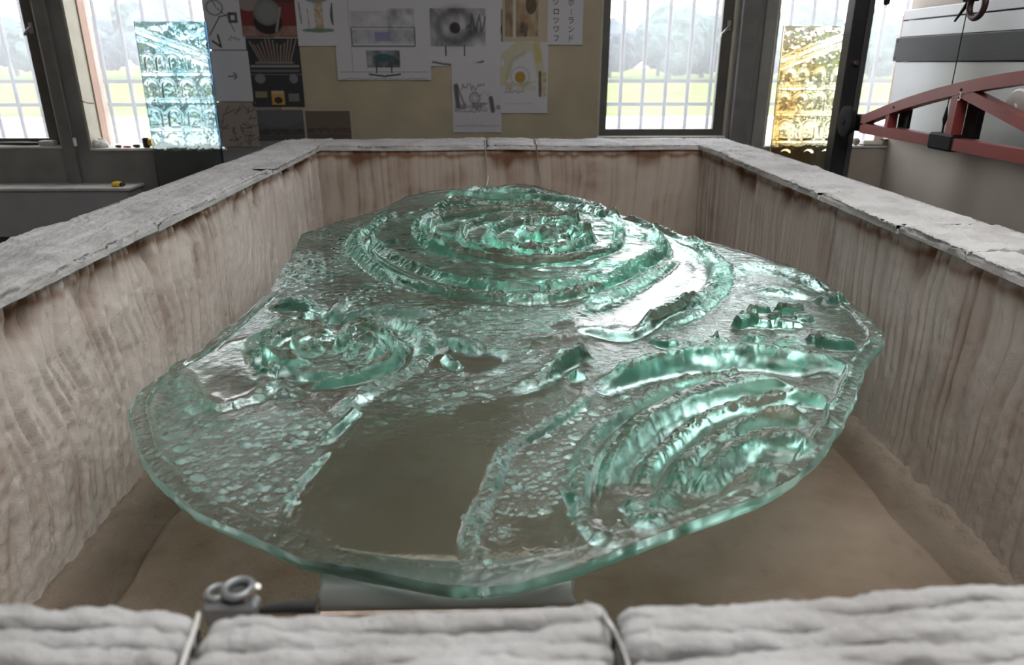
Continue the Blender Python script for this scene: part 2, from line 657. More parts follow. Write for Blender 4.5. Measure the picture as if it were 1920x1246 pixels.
def rim_block(axis, inner, outer, a0, a1, seed, da=0.006, taper=0.010):
    """one piece of blanket edge: profile outer-bottom > outer-top > inner-top > inner-bottom swept along its length"""
    na = max(12, int(abs(a1 - a0) / da))
    A = np.linspace(a0, a1, na)
    wdt = abs(outer - inner)
    sgn = 1 if inner > outer else -1
    nt_, ns = 64, 9
    c = np.concatenate([np.full(ns, outer), np.linspace(outer, inner, nt_), np.full(ns, inner)])
    z = np.concatenate([np.linspace(ZB - .01, ZT, ns, endpoint=False), np.full(nt_, ZT), np.linspace(ZT, ZB, ns + 1)[1:]])
    top = np.concatenate([np.zeros(ns), np.ones(nt_), np.zeros(ns)])
    inn = np.concatenate([np.zeros(ns + nt_), np.ones(ns)])
    Ag, Cg = np.meshgrid(A, c, indexing='ij')
    Zg = np.repeat(z[None], na, 0).copy()
    tg = np.repeat(top[None], na, 0)
    ig = np.repeat(inn[None], na, 0)
    din = np.abs(Cg - inner)
    dou = np.abs(Cg - outer)
    edge = np.minimum(din, dou)
    # layer seams along the length, tears across, fluff
    lay = np.abs(vnoise(Cg * 62 + .5 * fbm(Ag * 4, Cg * 3, 2, seed + 3), Ag * 1.6, seed)) ** .7
    tear = fbm(Ag * 55 + 2.5 * fbm(Ag * 6, Cg * 14, 2, seed + 5), Cg * 11, 3, seed + 9)
    big = fbm(Ag * 7, Cg * 9, 3, seed + 21)
    fl = 1.6 * fbm(Ag * 120, Cg * 150, 2, seed + 33)
    dz = tg * ((.0055 if axis == 'Y' else .003) * (lay - .5) + (.0042 if axis == 'Y' else .002) * tear * sstep(0, .03, dou) + .0045 * big + .0011 * fl)
    dz -= tg * .010 * np.exp(-(dou / .012) ** 2) + tg * .0055 * np.exp(-(din / .005) ** 2)
    # long wave sag
    dz += .005 * vnoise(Ag * 2.3, Ag * 0 + seed, seed + 40)
    # rounded block ends
    e = np.minimum(np.abs(Ag - a0), np.abs(Ag - a1))
    dz -= tg * .007 * np.exp(-(e / taper) ** 2)
    Zg = Zg + dz * np.where(tg > 0, 1, .8)
    ragged = .0055 * fbm(Ag * 30, Zg * 40, 3, seed + 50) + .006 * vnoise(Ag * 5, Ag * 0 + 3, seed + 51)
    off = (tg * np.exp(-(din / .010) ** 2) + ig * (.35 + .65 * (Zg > ZT - .010))) * ragged * sgn + (tg * np.exp(-(dou / .02) ** 2)) * .012 * fbm(Ag * 12, Zg * 0, 3, seed + 60)
    Cg = Cg + off
    if axis == 'Y':
        V = np.stack([Cg, Ag, Zg], -1)
    else:
        V = np.stack([Ag, Cg, Zg], -1)
    V = V.reshape(-1, 3)
    nc = len(c)
    Q = grid_quads(na, nc)
    flip = (axis == 'Y') == (sgn > 0)
    me = bigmesh('rim_block', V, Q if not flip else Q[:, ::-1])
    # end faces
    import bmesh
    bm = bmesh.new()
    bm.from_mesh(me)
    bm.verts.ensure_lookup_table()
    for s0 in (0, (na - 1) * nc):
        try:
            bm.faces.new([bm.verts[s0 + i] for i in range(nc)])
        except Exception:
            pass
    bm.normal_update()
    bmesh.ops.recalc_face_normals(bm, faces=bm.faces)
    bm.to_mesh(me)
    bm.free()
    o = link('rim_block', me, m_fibre)
    return kpart(o)


ysl = atZ(318, 372, ZT)[1]
yl = [KOY0 + .05, ysl - .003]
GAP = .0025
lcuts = [KOY0 + .25, 1.02, 1.87, 2.9, KOY1]
for i in range(len(lcuts) - 1):
    rim_block('Y', KX0 + .017, KOX0, lcuts[i] + GAP, lcuts[i + 1] - GAP, 100 + i * 7)
rc = [KOY0 + .25] + sorted([atZ(1848, 470, ZT)[1], atZ(1727, 420, ZT)[1], atZ(1564, 360, ZT)[1]]) + [KOY1]
for i in range(len(rc) - 1):
    rim_block('Y', KX1 - .015, KOX1, rc[i] + GAP, rc[i + 1] - GAP, 200 + i * 7)
bc = [KX0 + .004] + [atZ(912, 268, ZT)[0], atZ(1005, 268, ZT)[0]] + [KX1 - .004]
for i in range(len(bc) - 1):
    rim_block('X', KY1 - .014, KOY1, bc[i] + GAP, bc[i + 1] - GAP, 300 + i * 7)

# front rim: separate rolls of blanket, edge up
fc = [KOX0, atZ(372, 1160, ZT)[0], atZ(1150, 1150, ZT)[0], KOX1]


def blanket_layer(x0, x1, y, w, h, seed, par):
    na = int((x1 - x0) / .0035)
    A = np.linspace(x0, x1, na)
    n = 22
    th = np.linspace(0, 2 * PI, n, endpoint=False)
    cx = np.sign(np.cos(th)) * np.abs(np.cos(th)) ** .62
    cz = np.sign(np.sin(th)) * np.abs(np.sin(th)) ** .62
    Ag, T = np.meshgrid(A, np.arange(n), indexing='ij')
    e = np.minimum(Ag - x0, x1 - Ag)
    er = np.sqrt(np.clip(e / .010, 0, 1))
    wob = .0036 * fbm(Ag * 9, Ag * 0 + y * 50, 3, seed)
    hob = .0050 * fbm(Ag * 11, Ag * 0 + 2, 4, seed + 4) + np.interp(Ag, [-.9, -.39, -.30, -.23, .01, .085, .14, .415, .9], [.016, .012, .001, -.001, .001, .003, .006, .016, .02])
    rr = 1 + .22 * fbm(Ag * 45, T * .8, 3, seed + 8) + .12 * fbm(Ag * 150, T * 1.4, 2, seed + 12)
    Y = y + wob + cx[None] * w / 2 * rr * (.6 + .4 * er)
    Z = ZT - .004 - h / 2 + hob + cz[None] * h / 2 * (1 + (rr - 1) * .45) - (1 - er) * .008 * (cz[None] > 0)
    # stray tufts
    V = np.stack([Ag, Y, Z], -1).reshape(-1, 3)
    i = np.arange(na - 1)[:, None]
    j = np.arange(n)[None]
    a = i * n + j
    b_ = i * n + (j + 1) % n
    Q = np.stack([a, b_, b_ + n, a + n], -1).reshape(-1, 4)
    me = bigmesh('blanket_layer', V, Q)
    o = link('blanket_layer', me, m_fibre)
    return kpart(o, par)


yf = KY0 + .004
for bi in range(3):
    blk = MB().box((fc[bi] + .003, KOY0, ZB - .02), (fc[bi + 1] - .003, KY0 - .004, ZB - .006), .003).build('rim_block', m_fibre)
    kpart(blk)
    y = yf
    for li in range(11):
        w = .0185 if li else .017
        o = blanket_layer(fc[bi] + .004, fc[bi + 1] - .004, y - w / 2, w * 1.02, .036, 400 + bi * 31 + li * 3, None)
        o.parent = blk
        o.matrix_parent_inverse = Matrix.Identity(4)
        y -= w * .93

# casing
m_casing = mat('kiln_casing_steel', (0.16, 0.16, 0.165), 0.5, 0.6)
cs = MB()
cs.box((KOX0, KOY0, .30), (KX0 - .03, KOY1, ZB - .02))
cs.box((KX1 + .03, KOY0, .30), (KOX1, KOY1, ZB - .02))
cs.box((KX0 - .03, KOY0, .30), (KX1 + .03, KY0 - .03, ZB - .02))
cs.box((KX0 - .03, KY1 + .03, .30), (KX1 + .03, KOY1, ZB - .02))
cs.box((KOX0, KOY0, .18), (KOX1, KOY1, .30))
kpart(cs.build('casing', m_casing))
for x in (KOX0 + .06, KOX1 - .06):
    for y in (KOY0 + .06, KOY1 - .06):
        kpart(MB().box((x - .04, y - .04, 0), (x + .04, y + .04, .18)).build('leg', m_casing))

# lining walls: gullied, stained fibre
m_lining = attr_mat('stained_fibre_lining', .95, .5, 220, .003)


def lining(name, axis, plane, a0, a1, sgn, seed, amp, freq, wavy, na, nz_, base, stainamt, label=None):
    A = np.linspace(a0, a1, na)
    Zv = np.linspace(ZK - .02, ZB + .004, nz_)
    Ag, Zg = np.meshgrid(A, Zv, indexing='ij')
    hz = (Zg - ZK) / (ZB - ZK)
    warp = wavy * (fbm(Ag * 2.2, Zg * 4.0, 2, seed) * 1.0 + .22 * fbm(Ag * 8, Zg * 9, 2, seed + 3))
    p = Ag * freq + warp * freq * .030
    r1 = np.abs(vnoise(p, Zg * .9, seed + 7)) ** .6
    r2 = np.abs(vnoise(p * 2.1 + 5, Zg * 1.8, seed + 11)) ** .6
    r3 = vnoise(p * 5, Zg * 7, seed + 13)
    fl = fbm(Ag * 70, Zg * 45, 3, seed + 15)
    topr = sstep(.72, .95, hz)
    env = .35 + .65 * sstep(.0, .45, hz)
    disp = amp * env * (1.0 * r1 + .5 * r2 + .12 * r3) + amp * .10 * fl
    # hollows just under the cap, darkened in colour too
    hol = np.clip(vnoise(Ag * freq * .33, Ag * 0 + 1, seed + 19) * 1.1 - .1, 0, 1) * np.exp(-((hz - .93 + .05 * vnoise(Ag * 20, Ag * 0, seed + 20)) / .075) ** 2)
    disp -= amp * 1.8 * hol
    disp -= .004 * sstep(.96, 1.0, hz)
    off = plane + sgn * (disp - amp * .9)
    if axis == 'Y':
        V = np.stack([off, Ag, Zg], -1)
    else:
        V = np.stack([Ag, off, Zg], -1)
    # stains: rust line below the cap, trickles, rust in gullies; also browner towards the floor
    gully = np.clip(1 - r1 * 1.6, 0, 1)
    tr_ = np.clip(vnoise(p * .8 + 3, Zg * 1.1, seed + 23) * 1.5 - .35, 0, 1)
    lin = np.exp(-((hz - .955 + .014 * vnoise(Ag * 30, Ag * 0, seed + 25)) / .022) ** 2)
    drip = np.clip(vnoise(p * 1.5, Zg * .6, seed + 27) * 1.6 - .2, 0, 1) * sstep(.2, .95, hz) * .8
    low = sstep(.5, .0, hz) * .35
    blot = np.clip(fbm(Ag * 6, Zg * 7, 4, seed + 29) * .8 + .05, 0, 1)
    st = np.clip(stainamt * (.75 * gully * (.5 + .7 * blot) + .55 * tr_ * blot + 1.3 * lin + .7 * drip * (.3 + blot) + 1.8 * hol + .30 * blot) + low * .5, 0, 1)
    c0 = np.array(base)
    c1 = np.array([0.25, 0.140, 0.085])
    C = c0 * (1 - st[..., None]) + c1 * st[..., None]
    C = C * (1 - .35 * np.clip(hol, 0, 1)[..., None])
    Q = grid_quads(na, nz_)
    me = bigmesh(name, V.reshape(-1, 3), Q if sgn * (1 if axis == 'Y' else -1) > 0 else Q[:, ::-1])
    set_col(me, C.reshape(-1, 3))
    o = link(name, me, m_lining)
    return kpart(o)


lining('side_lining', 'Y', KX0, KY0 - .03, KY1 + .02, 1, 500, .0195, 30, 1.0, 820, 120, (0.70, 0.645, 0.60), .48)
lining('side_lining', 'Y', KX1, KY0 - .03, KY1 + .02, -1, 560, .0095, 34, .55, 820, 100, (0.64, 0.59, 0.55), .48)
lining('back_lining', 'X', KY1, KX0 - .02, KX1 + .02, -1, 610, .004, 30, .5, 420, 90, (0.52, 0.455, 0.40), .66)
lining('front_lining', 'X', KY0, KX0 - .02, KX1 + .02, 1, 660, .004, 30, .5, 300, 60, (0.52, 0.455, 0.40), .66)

# kiln floor: slab with a cracked crust, and a fillet of loose fibre along the walls
m_kfloor = attr_mat('kiln_floor_crust', .92, .9, 120, .005)
na, nc = 420, 260
Yv = np.linspace(KY0 - .02, KY1 + .02, na)
Xv = np.linspace(KX0 - .03, KX1 + .03, nc)
Yg, Xg = np.meshgrid(Yv, Xv, indexing='ij')
dl = Xg - (KX0 + .135 + .018 * fbm(Yg * 5, Yg * 0, 3, 71))
dr = (KX1 - .125 + .015 * fbm(Yg * 5, Yg * 0, 3, 73)) - Xg
slab = sstep(-.012, .006, np.minimum(dl, dr))
fill = .018 * np.exp(-((Xg - KX0) / .045) ** 2) + .028 * np.exp(-((Xg - KX1) / .040) ** 2)
crumb = np.clip(fbm(Xg * 40, Yg * 40, 3, 77), 0, 1)
Zg = ZK - .022 + .022 * slab + fill * (1 + .5 * fbm(Xg * 40, Yg * 30, 3, 75)) + .0015 * fbm(Xg * 14, Yg * 14, 4, 79) + (1 - slab) * .006 * crumb
f1 = fbm(Xg * 3, Yg * 3, 5, 81)
f2 = fbm(Xg * 17, Yg * 17, 4, 83)
spk = np.clip(fbm(Xg * 37 + 1.3 * fbm(Yg * 21, Xg * 13, 2, 86), Yg * 31, 2, 85) - .6, 0, 1) * .5
t = np.clip(.5 + .45 * f1 + .2 * f2, 0, 1)[..., None]
C = np.array([.185, .135, .095]) * (1 - t) + np.array([.275, .220, .170]) * t
C = C * (1 - .4 * spk[..., None]) * (1 - .25 * (1 - slab[..., None]))
edgef = np.clip(fill / .03, 0, 1)[..., None]
C = C * (1 - edgef) + np.array([.34, .275, .22]) * edgef
me = bigmesh('kiln_floor', np.stack([Xg, Yg, Zg], -1).reshape(-1, 3), grid_quads(na, nc)[:, ::-1])
set_col(me, C.reshape(-1, 3))
kpart(link('kiln_floor', me, m_kfloor))

#@@GLASS
TILT = 0.06
O_ = np.array([0.0, 0.808, 0.87])
ang = math.atan(TILT)
eu = np.array([1.0, 0, 0])
ev = np.array([0, math.cos(ang), math.sin(ang)])
ew = np.array([0, -math.sin(ang), math.cos(ang)])


def gp(px, py):
    d = ray(px, py)
    t = np.dot(O_ - EYE, ew) / np.dot(d, ew)
    q = EYE + d * t - O_
    return np.array([np.dot(q, eu), np.dot(q, ev)])


def G(pts):
    return np.array([gp(*p) for p in pts])


LEFT = [(884, 1102), (820, 1094), (760, 1083), (683, 1069), (568, 1046), (493, 1014), (427, 984), (368, 957), (331, 931), (303, 903), (280, 872), (262, 845), (250, 815), (244, 785),
        (250, 755), (270, 730), (292, 714), (318, 690), (332, 675), (357, 667), (382, 650), (420, 615), (450, 595), (487, 566), (505, 545), (520, 520), (545, 480), (565, 440),
        (600, 428), (640, 412), (690, 400), (730, 385), (760, 368), (800, 360), (860, 354), (920, 350), (960, 345)]
RIGHT = [(884, 1102), (971, 1091), (1067, 1066), (1150, 1035), (1210, 1012), (1280, 985), (1350, 962), (1420, 935), (1480, 900), (1530, 860), (1578, 800), (1598, 755), (1622, 690),
         (1652, 645), (1659, 628), (1650, 615), (1630, 595), (1600, 570), (1570, 545), (1520, 515), (1480, 496), (1420, 478), (1360, 460), (1300, 446), (1260, 436), (1200, 415),
         (1160, 402), (1130, 388), (1090, 374), (1040, 358), (1000, 347), (960, 345)]
Lp, Rp = G(LEFT), G(RIGHT)
Lp[:, 1] = np.maximum.accumulate(Lp[:, 1] + np.arange(len(Lp)) * 1e-4)
Rp[:, 1] = np.maximum.accumulate(Rp[:, 1] + np.arange(len(Rp)) * 1e-4)
vmax = min(Lp[-1, 1], Rp[-1, 1]) - .004
vmin = Lp[0, 1] + .003
NR, NC = 1240, 760
s = np.linspace(0, 1, NR)
V_ = vmin + (vmax - vmin) * (s ** 1.25)
ul = np.interp(V_, Lp[:, 1], Lp[:, 0])
ur = np.interp(V_, Rp[:, 1], Rp[:, 0])
ul = ul + .004 * fbm(V_ * 18, V_ * 0, 3, 901) * sstep(0, .2, V_ - vmin) * sstep(0, .1, vmax - V_)
ur = ur + .004 * fbm(V_ * 18, V_ * 0 + 9, 3, 903) * sstep(0, .2, V_ - vmin) * sstep(0, .1, vmax - V_)
cfrac = np.linspace(0, 1, NC)
U = ul[:, None] * (1 - cfrac) + ur[:, None] * cfrac
Vv = np.repeat(V_[:, None], NC, 1)
H = np.zeros_like(U)
RO = np.full_like(U, .40)


def seg_dist(poly, margin, closed=False):
    """distance and arc parameter to a polyline on the part of the sheet near it"""
    P_ = np.asarray(poly)
    if closed:
        P_ = np.concatenate([P_, P_[:1]])
    lo = P_.min(0) - margin
    hi = P_.max(0) + margin
    r0, r1 = np.searchsorted(V_, lo[1]), np.searchsorted(V_, hi[1])
    r0, r1 = max(r0, 0), min(r1, NR)
    if r1 <= r0:
        return None
    u, v = U[r0:r1], Vv[r0:r1]
    msk = (u > lo[0]) & (u < hi[0])
    uu, vv = u[msk], v[msk]
    best = np.full(uu.shape, 1e9)
    tt = np.zeros(uu.shape)
    sd = np.zeros(uu.shape)
    L = np.concatenate([[0], np.cumsum(np.linalg.norm(np.diff(P_, axis=0), axis=1))])
    for i in range(len(P_) - 1):
        a, b_ = P_[i], P_[i + 1]
        d = b_ - a
        l2 = max(d @ d, 1e-12)
        t = np.clip(((uu - a[0]) * d[0] + (vv - a[1]) * d[1]) / l2, 0, 1)
        ex, ey = uu - a[0] - t * d[0], vv - a[1] - t * d[1]
        q = ex * ex + ey * ey
        m = q < best
        best[m] = q[m]
        tt[m] = L[i] + t[m] * math.sqrt(l2)
        sd[m] = np.sign(d[0] * ey[m] - d[1] * ex[m])
    return r0, r1, msk, np.sqrt(best), tt, L[-1], sd, uu, vv


SEED = [1000]


def ridge(pts, h, w, steep=None, taper=.06, gritty=.25, n=7, taper2=None, power=3.4, raw=False):
    """raised (or, with h<0, sunk) ribbon along a measured line; steep: width on the left side of travel"""
    SEED[0] += 13
    sd0 = SEED[0]
    P_ = spline(G(pts), n) if not raw else pts
    w = w * .80
    steep = steep * .80 if steep else None
    h = h * 1.15
    R = seg_dist(P_, w * 2.2)
    if R is None:
        return
    r0, r1, msk, d, t, L, side, uu, vv = R
    d = d + (.03 + .16 * gritty) * w * fbm(uu * 45, vv * 45, 2, sd0)
    ww = np.where(side > 0, steep if steep else w, w)
    f = np.exp(-np.abs(d / ww) ** power)
    f *= sstep(0, taper, t) * sstep(0, taper2 or taper, L - t)
    amp = h * (1 + .16 * vnoise(t * 9, t * 0, sd0 + 3) + .3 * gritty * vnoise(t * 45, t * 0, sd0 + 4))
    add = f * amp
    add += gritty * abs(h) * f * fbm(uu * 110, vv * 110, 3, sd0 + 5) * .22
    sub = H[r0:r1]
    x = sub[msk]
    sub[msk] = x + add
    rs = RO[r0:r1]
    y = rs[msk]
    rs[msk] = y * (1 - f * .6) + f * .6 * gritty * 2


def polymask(pts, soft, raw=False):
    P_ = G(pts) if not raw else pts
    R = seg_dist(P_, soft, True)
    if R is None:
        return None
    r0, r1, msk, d, t, L, side, uu, vv = R
    ins = np.zeros(uu.shape, bool)
    n = len(P_)
    for i in range(n):
        a, b_ = P_[i], P_[(i + 1) % n]
        c = (a[1] > vv) != (b_[1] > vv)
        with np.errstate(divide='ignore', invalid='ignore'):
            xi = (b_[0] - a[0]) * (vv - a[1]) / (b_[1] - a[1] + 1e-15) + a[0]
        ins ^= c & (uu < xi)
    sdv = np.where(ins, d, -d)
    return r0, r1, msk, sdv, uu, vv


def rough_zone(pts, val, soft=.03, wob=.02):
    R = polymask(pts, soft + wob)
    if R is None:
        return
    r0, r1, msk, sdv, uu, vv = R
    SEED[0] += 5
    f = sstep(-soft, soft, sdv + wob * fbm(uu * 14, vv * 14, 3, SEED[0]))
    rs = RO[r0:r1]
    y = rs[msk]
    rs[msk] = y * (1 - f) + val * f


def level_zone(pts, dh, soft=.012, wob=.006):
    R = polymask(pts, soft + wob)
    if R is None:
        return
    r0, r1, msk, sdv, uu, vv = R
    SEED[0] += 5
    f = sstep(-soft, soft, sdv + wob * fbm(uu * 22, vv * 22, 3, SEED[0]))
    hs = H[r0:r1]
    y = hs[msk]
    hs[msk] = y + dh * f


def ell(cx, cy, rx, ry, n=20, a0=0, a1=2 * PI):
    return [(cx + rx * math.cos(a), cy + ry * math.sin(a)) for a in np.linspace(a0, a1, n, endpoint=(a1 - a0 < 2 * PI - .01))]


# --- where the casting is sugary with bubbles and where it is clear
rough_zone([(262, 770), (330, 760), (410, 775), (520, 770), (640, 745), (720, 715), (790, 690), (700, 760), (640, 820), (590, 880), (540, 960), (520, 985), (420, 960), (330, 905), (285, 850)], .95, .03)
rough_zone([(600, 590), (760, 560), (1000, 565), (1110, 600), (1090, 650), (1040, 700), (920, 730), (880, 780), (740, 760), (800, 680), (780, 620), (680, 600)], .95, .03)
rough_zone([(930, 850), (1010, 800), (1100, 740), (1180, 700), (1210, 730), (1130, 790), (1080, 860), (1070, 930), (1050, 1030), (960, 1060), (890, 1080), (905, 940)], .85, .02)
rough_zone([(560, 450), (680, 420), (690, 500), (800, 545), (620, 580), (510, 560)], .55, .04)
rough_zone([(700, 800), (860, 760), (960, 730), (900, 790), (800, 830)], .55, .03)
rough_zone([(620, 845), (700, 810), (800, 835), (905, 800), (925, 850), (900, 930), (880, 1065), (760, 1050), (640, 1015), (545, 985), (580, 900)], .04, .02)
rough_zone([(1085, 685), (1020, 722), (960, 765), (900, 790), (870, 775), (940, 735), (1000, 705)], .03, .012)
rough_zone([(345, 690), (420, 640), (480, 625), (470, 690), (530, 715), (460, 740), (410, 755), (370, 735)], .10, .015)
rough_zone([(1180, 425), (1270, 455), (1320, 485), (1335, 520), (1280, 570), (1180, 615), (1110, 615), (1070, 590), (1180, 545), (1245, 490)], .12, .03)
rough_zone([(1380, 470), (1500, 510), (1560, 560), (1440, 560), (1360, 530)], .35, .04)
rough_zone(ell(866, 672, 78, 22), .02, .012)
rough_zone([(1060, 600), (1140, 640), (1180, 655), (1090, 655), (1000, 640)], .1, .02)
rough_zone(ell(1010, 448, 150, 50), .12, .02)

R = polymask([(345, 690), (420, 640), (480, 625), (470, 690), (530, 715), (460, 740), (410, 755), (370, 735)], .05)
r0, r1, msk, sdv, uu, vv = R
hs = H[r0:r1]
y = hs[msk]
hs[msk] = y + sstep(-.03, .04, sdv) * (.075 * (vv - vv.mean()) - .004)
RO = RO * np.where(RO > .5, np.clip(.95 + .65 * fbm(U * 8, Vv * 8, 3, 945), .2, 1.15), 1)
# --- large spiral
disc = [(742, 402), (700, 432), (698, 450), (711, 468), (736, 486), (775, 503), (813, 517), (852, 529), (916, 538), (958, 542), (1035, 537), (1112, 529), (1170, 515), (1225, 490), (1242, 465),
        (1228, 440), (1180, 420), (1120, 400), (1000, 384), (873, 384), (800, 390)]
level_zone(disc, .012, .010)
R = polymask(G(disc), .03, True)
r0, r1, msk, sdv, uu, vv = R
hs = H[r0:r1]
y = hs[msk]
hs[msk] = y + sstep(-.01, .04, sdv) * .0055 * fbm(uu * 11, vv * 16, 3, 951)
ridge(disc[2:16], .008, .020, gritty=.5)
ridge([(741, 400), (717, 413), (698, 428), (671, 442), (664, 461), (671, 477), (688, 495), (717, 516), (756, 532), (808, 545), (873, 556), (940, 562), (1007, 564), (1073, 554), (1133, 536), (1185, 512),
       (1228, 488), (1243, 467), (1230, 443), (1195, 425)], .020, .026, gritty=.45)
ridge([(700, 446), (690, 465), (704, 486), (736, 505), (775, 522), (813, 534), (871, 545), (960, 551), (1030, 548), (1093, 541), (1140, 528)], -.012, .012, gritty=.1)
level_zone(ell(980, 440, 195, 60), -.012, .02)
ridge([(1040, 386), (933, 383), (873, 386), (833, 394), (800, 410), (785, 430), (787, 447), (805, 462), (840, 474)], .017, .022, gritty=.35)
ridge([(1060, 398), (980, 394), (923, 397), (870, 405), (830, 415), (807, 428), (805, 447), (823, 464), (857, 479), (893, 489), (940, 499), (1007, 503), (1073, 499), (1127, 486), (1155, 466), (1163, 445), (1160, 425), (1140, 408)], .026, .020, gritty=.25)
ridge([(787, 452), (800, 468), (850, 486), (900, 500)], -.006, .014)
ridge([(1090, 420), (1060, 410), (1007, 408), (940, 412), (893, 421), (868, 437), (870, 453), (893, 468), (930, 478), (990, 481)], .019, .018, gritty=.4)
ridge(ell(1012, 446, 92, 27, 16, -.3, 5.6), .026, .026, gritty=.7)
ridge(ell(1030, 440, 52, 12, 12, -1.0, 4.2), .018, .026, gritty=.8)
ridge([(975, 448), (1005, 442), (1022, 452), (1060, 440), (1085, 452), (1105, 450)], .020, .020, gritty=.6)
ridge([(833, 369), (873, 364), (907, 370), (967, 371), (1040, 374), (1100, 384), (1157, 399)], .018, .05, .03, gritty=.2)
ridge([(870, 358), (930, 360), (1000, 362), (1040, 368)], .012, .04, gritty=.4)
ridge([(1020, 388), (1080, 390), (1140, 402), (1175, 412)], .012, .03, gritty=.4)
for q in ((1075, 415), (1095, 428), (1100, 452), (1130, 405), (1150, 412)):
    ridge([(q[0] - 14, q[1] - 3), (q[0] + 14, q[1] + 3)], .02, .02, taper=.02, gritty=.8)
# --- right crescent of the spiral
ridge([(1165, 408), (1220, 424), (1267, 446), (1313, 470), (1337, 497), (1340, 525), (1320, 553), (1280, 580), (1230, 605), (1180, 632), (1130, 627), (1085, 610)], .016, .022, gritty=.3)
ridge([(1290, 452), (1340, 480), (1360, 510), (1352, 545), (1310, 585), (1240, 618)], .014, .022, gritty=.7)
ridge([(1190, 618), (1240, 598), (1290, 580), (1318, 566)], .022, .022, gritty=.25)
level_zone([(1180, 425), (1270, 455), (1320, 485), (1330, 520), (1280, 565), (1190, 610), (1110, 610), (1090, 590), (1180, 545), (1240, 495)], -.010, .04)
ridge([(1085, 572), (1160, 548), (1220, 515), (1262, 480)], .012, .03, gritty=.5)
# --- right field
ridge([(1330, 515), (1400, 500), (1470, 510), (1560, 545)], .010, .05, gritty=.3)
ridge([(1525, 568), (1560, 565), (1592, 563)], .020, .026, taper=.03, gritty=.3)
ridge([(1400, 545), (1460, 545), (1520, 560)], .010, .04, gritty=.3)
for q, rr_, hh in (((1397, 608), .034, .026), ((1432, 602), .050, .014), ((1424, 582), .028, .016), ((1475, 584), .036, .026), ((1468, 606), .045, .012), ((1502, 600), .028, .014), ((1413, 637), .030, .010),
                   ((1567, 648), .044, .018), ((1540, 643), .030, .010), ((1480, 650), .045, .007), ((1310, 652), .05, .007), ((1250, 642), .035, .009), ((1350, 640), .02, .008)):
    c = gp(*q)
    n_ = 7
    an = np.sort(rng.uniform(0, 2 * PI, n_)) * .4 + np.linspace(0, 2 * PI, n_, endpoint=False) * .6
    poly_ = c + np.stack([np.cos(an) * 1.25, np.sin(an)], 1) * rr_ * rng.uniform(.65, 1.1, (n_, 1))
    R = polymask(poly_, .012, True)
    if R is None:
        continue
    r0, r1, msk, sdv, uu, vv = R
    f = sstep(-.004, .007, sdv + .003 * fbm(uu * 60, vv * 60, 2, int(q[0])))
    sl = rng.uniform(-.3, .3, 2)
    top_ = hh + sl[0] * (uu - c[0]) + sl[1] * (vv - c[1]) + .004 * np.abs(fbm(uu * 40, vv * 40, 3, int(q[1])))
    hs = H[r0:r1]
    y = hs[msk]
    hs[msk] = y + f * np.maximum(top_, .002)
    rs = RO[r0:r1]
    y = rs[msk]
    rs[msk] = y * (1 - f) + .3 * f
ridge([(1250, 668), (1340, 655), (1420, 652), (1500, 656)], .008, .03, gritty=.6)
# --- quarter-shell, lower right
A1 = [(1118, 730), (1150, 714), (1190, 700), (1247, 684), (1313, 672), (1413, 668), (1480, 677), (1550, 685), (1607, 688)]
ridge(A1, .030, .032, .026, taper=.10, gritty=.2, power=2.6)
ridge([(x, y + 20) for x, y in A1[:-1]], -.014, .022, gritty=.05)
ridge([(1096, 985), (1086, 942), (1088, 890), (1102, 844), (1134, 805), (1179, 773), (1221, 748), (1274, 728), (1345, 716), (1420, 708)], .018, .020, gritty=.55)
A3 = [(1126, 925), (1135, 885), (1164, 845), (1207, 806), (1253, 778), (1295, 755), (1362, 734), (1433, 727), (1514, 727)]
ridge(A3, .030, .040, .034, taper=.10, gritty=.15)
ridge([(1160, 930), (1180, 885), (1215, 843), (1250, 808), (1300, 778), (1365, 757), (1433, 745), (1504, 738)], -.016, .020, gritty=.05)
ridge([(1112, 960), (1118, 905), (1145, 860), (1185, 815)], -.012, .012, gritty=.1)
ridge([(1197, 914), (1221, 872), (1257, 837), (1299, 803), (1362, 775), (1433, 758), (1504, 751), (1574, 766)], .022, .024, gritty=.35)
ridge([(1235, 935), (1250, 885), (1290, 845), (1345, 812), (1400, 790), (1450, 772), (1540, 776)], -.012, .016, gritty=.05)
ridge([(1260, 942), (1270, 892), (1312, 853), (1362, 829), (1398, 800), (1451, 787), (1532, 793)], .026, .026, gritty=.3)
ridge([(1320, 850), (1370, 842), (1400, 822), (1450, 806), (1520, 808)], -.012, .014)
ridge([(1306, 942), (1341, 892), (1373, 860), (1408, 839), (1451, 831), (1543, 847)], .026, .028, gritty=.35)
ridge([(1330, 940), (1365, 895), (1400, 868), (1440, 862), (1540, 864)], -.012, .016)
ridge([(1405, 868), (1430, 880), (1433, 905), (1425, 940)], .020, .024, gritty=.6)
ridge([(1103, 970), (1118, 1005), (1150, 1028), (1210, 1005)], .012, .02, gritty=.3)
ridge([(1290, 930), (1310, 900), (1320, 880)], .02, .03, gritty=.7)
rough_zone([(1160, 925), (1190, 870), (1220, 845), (1200, 920), (1160, 1000), (1140, 990)], .05, .015)
rough_zone([(1170, 960), (1240, 940), (1290, 960), (1210, 1005), (1165, 1010)], .9, .015)
rough_zone(ell(1215, 945, 20, 17), .02, .008)
ridge([(1168, 968), (1200, 955), (1240, 948), (1285, 946)], .013, .022, taper=.02, gritty=.9)
ridge([(1178, 992), (1215, 982), (1255, 972)], .012, .020, taper=.02, gritty=.9)
ridge([(1250, 925), (1243, 950), (1238, 975)], .012, .018, taper=.02, gritty=.8)
ridge([(1140, 985), (1165, 1000)], .012, .02, taper=.02, gritty=.8)
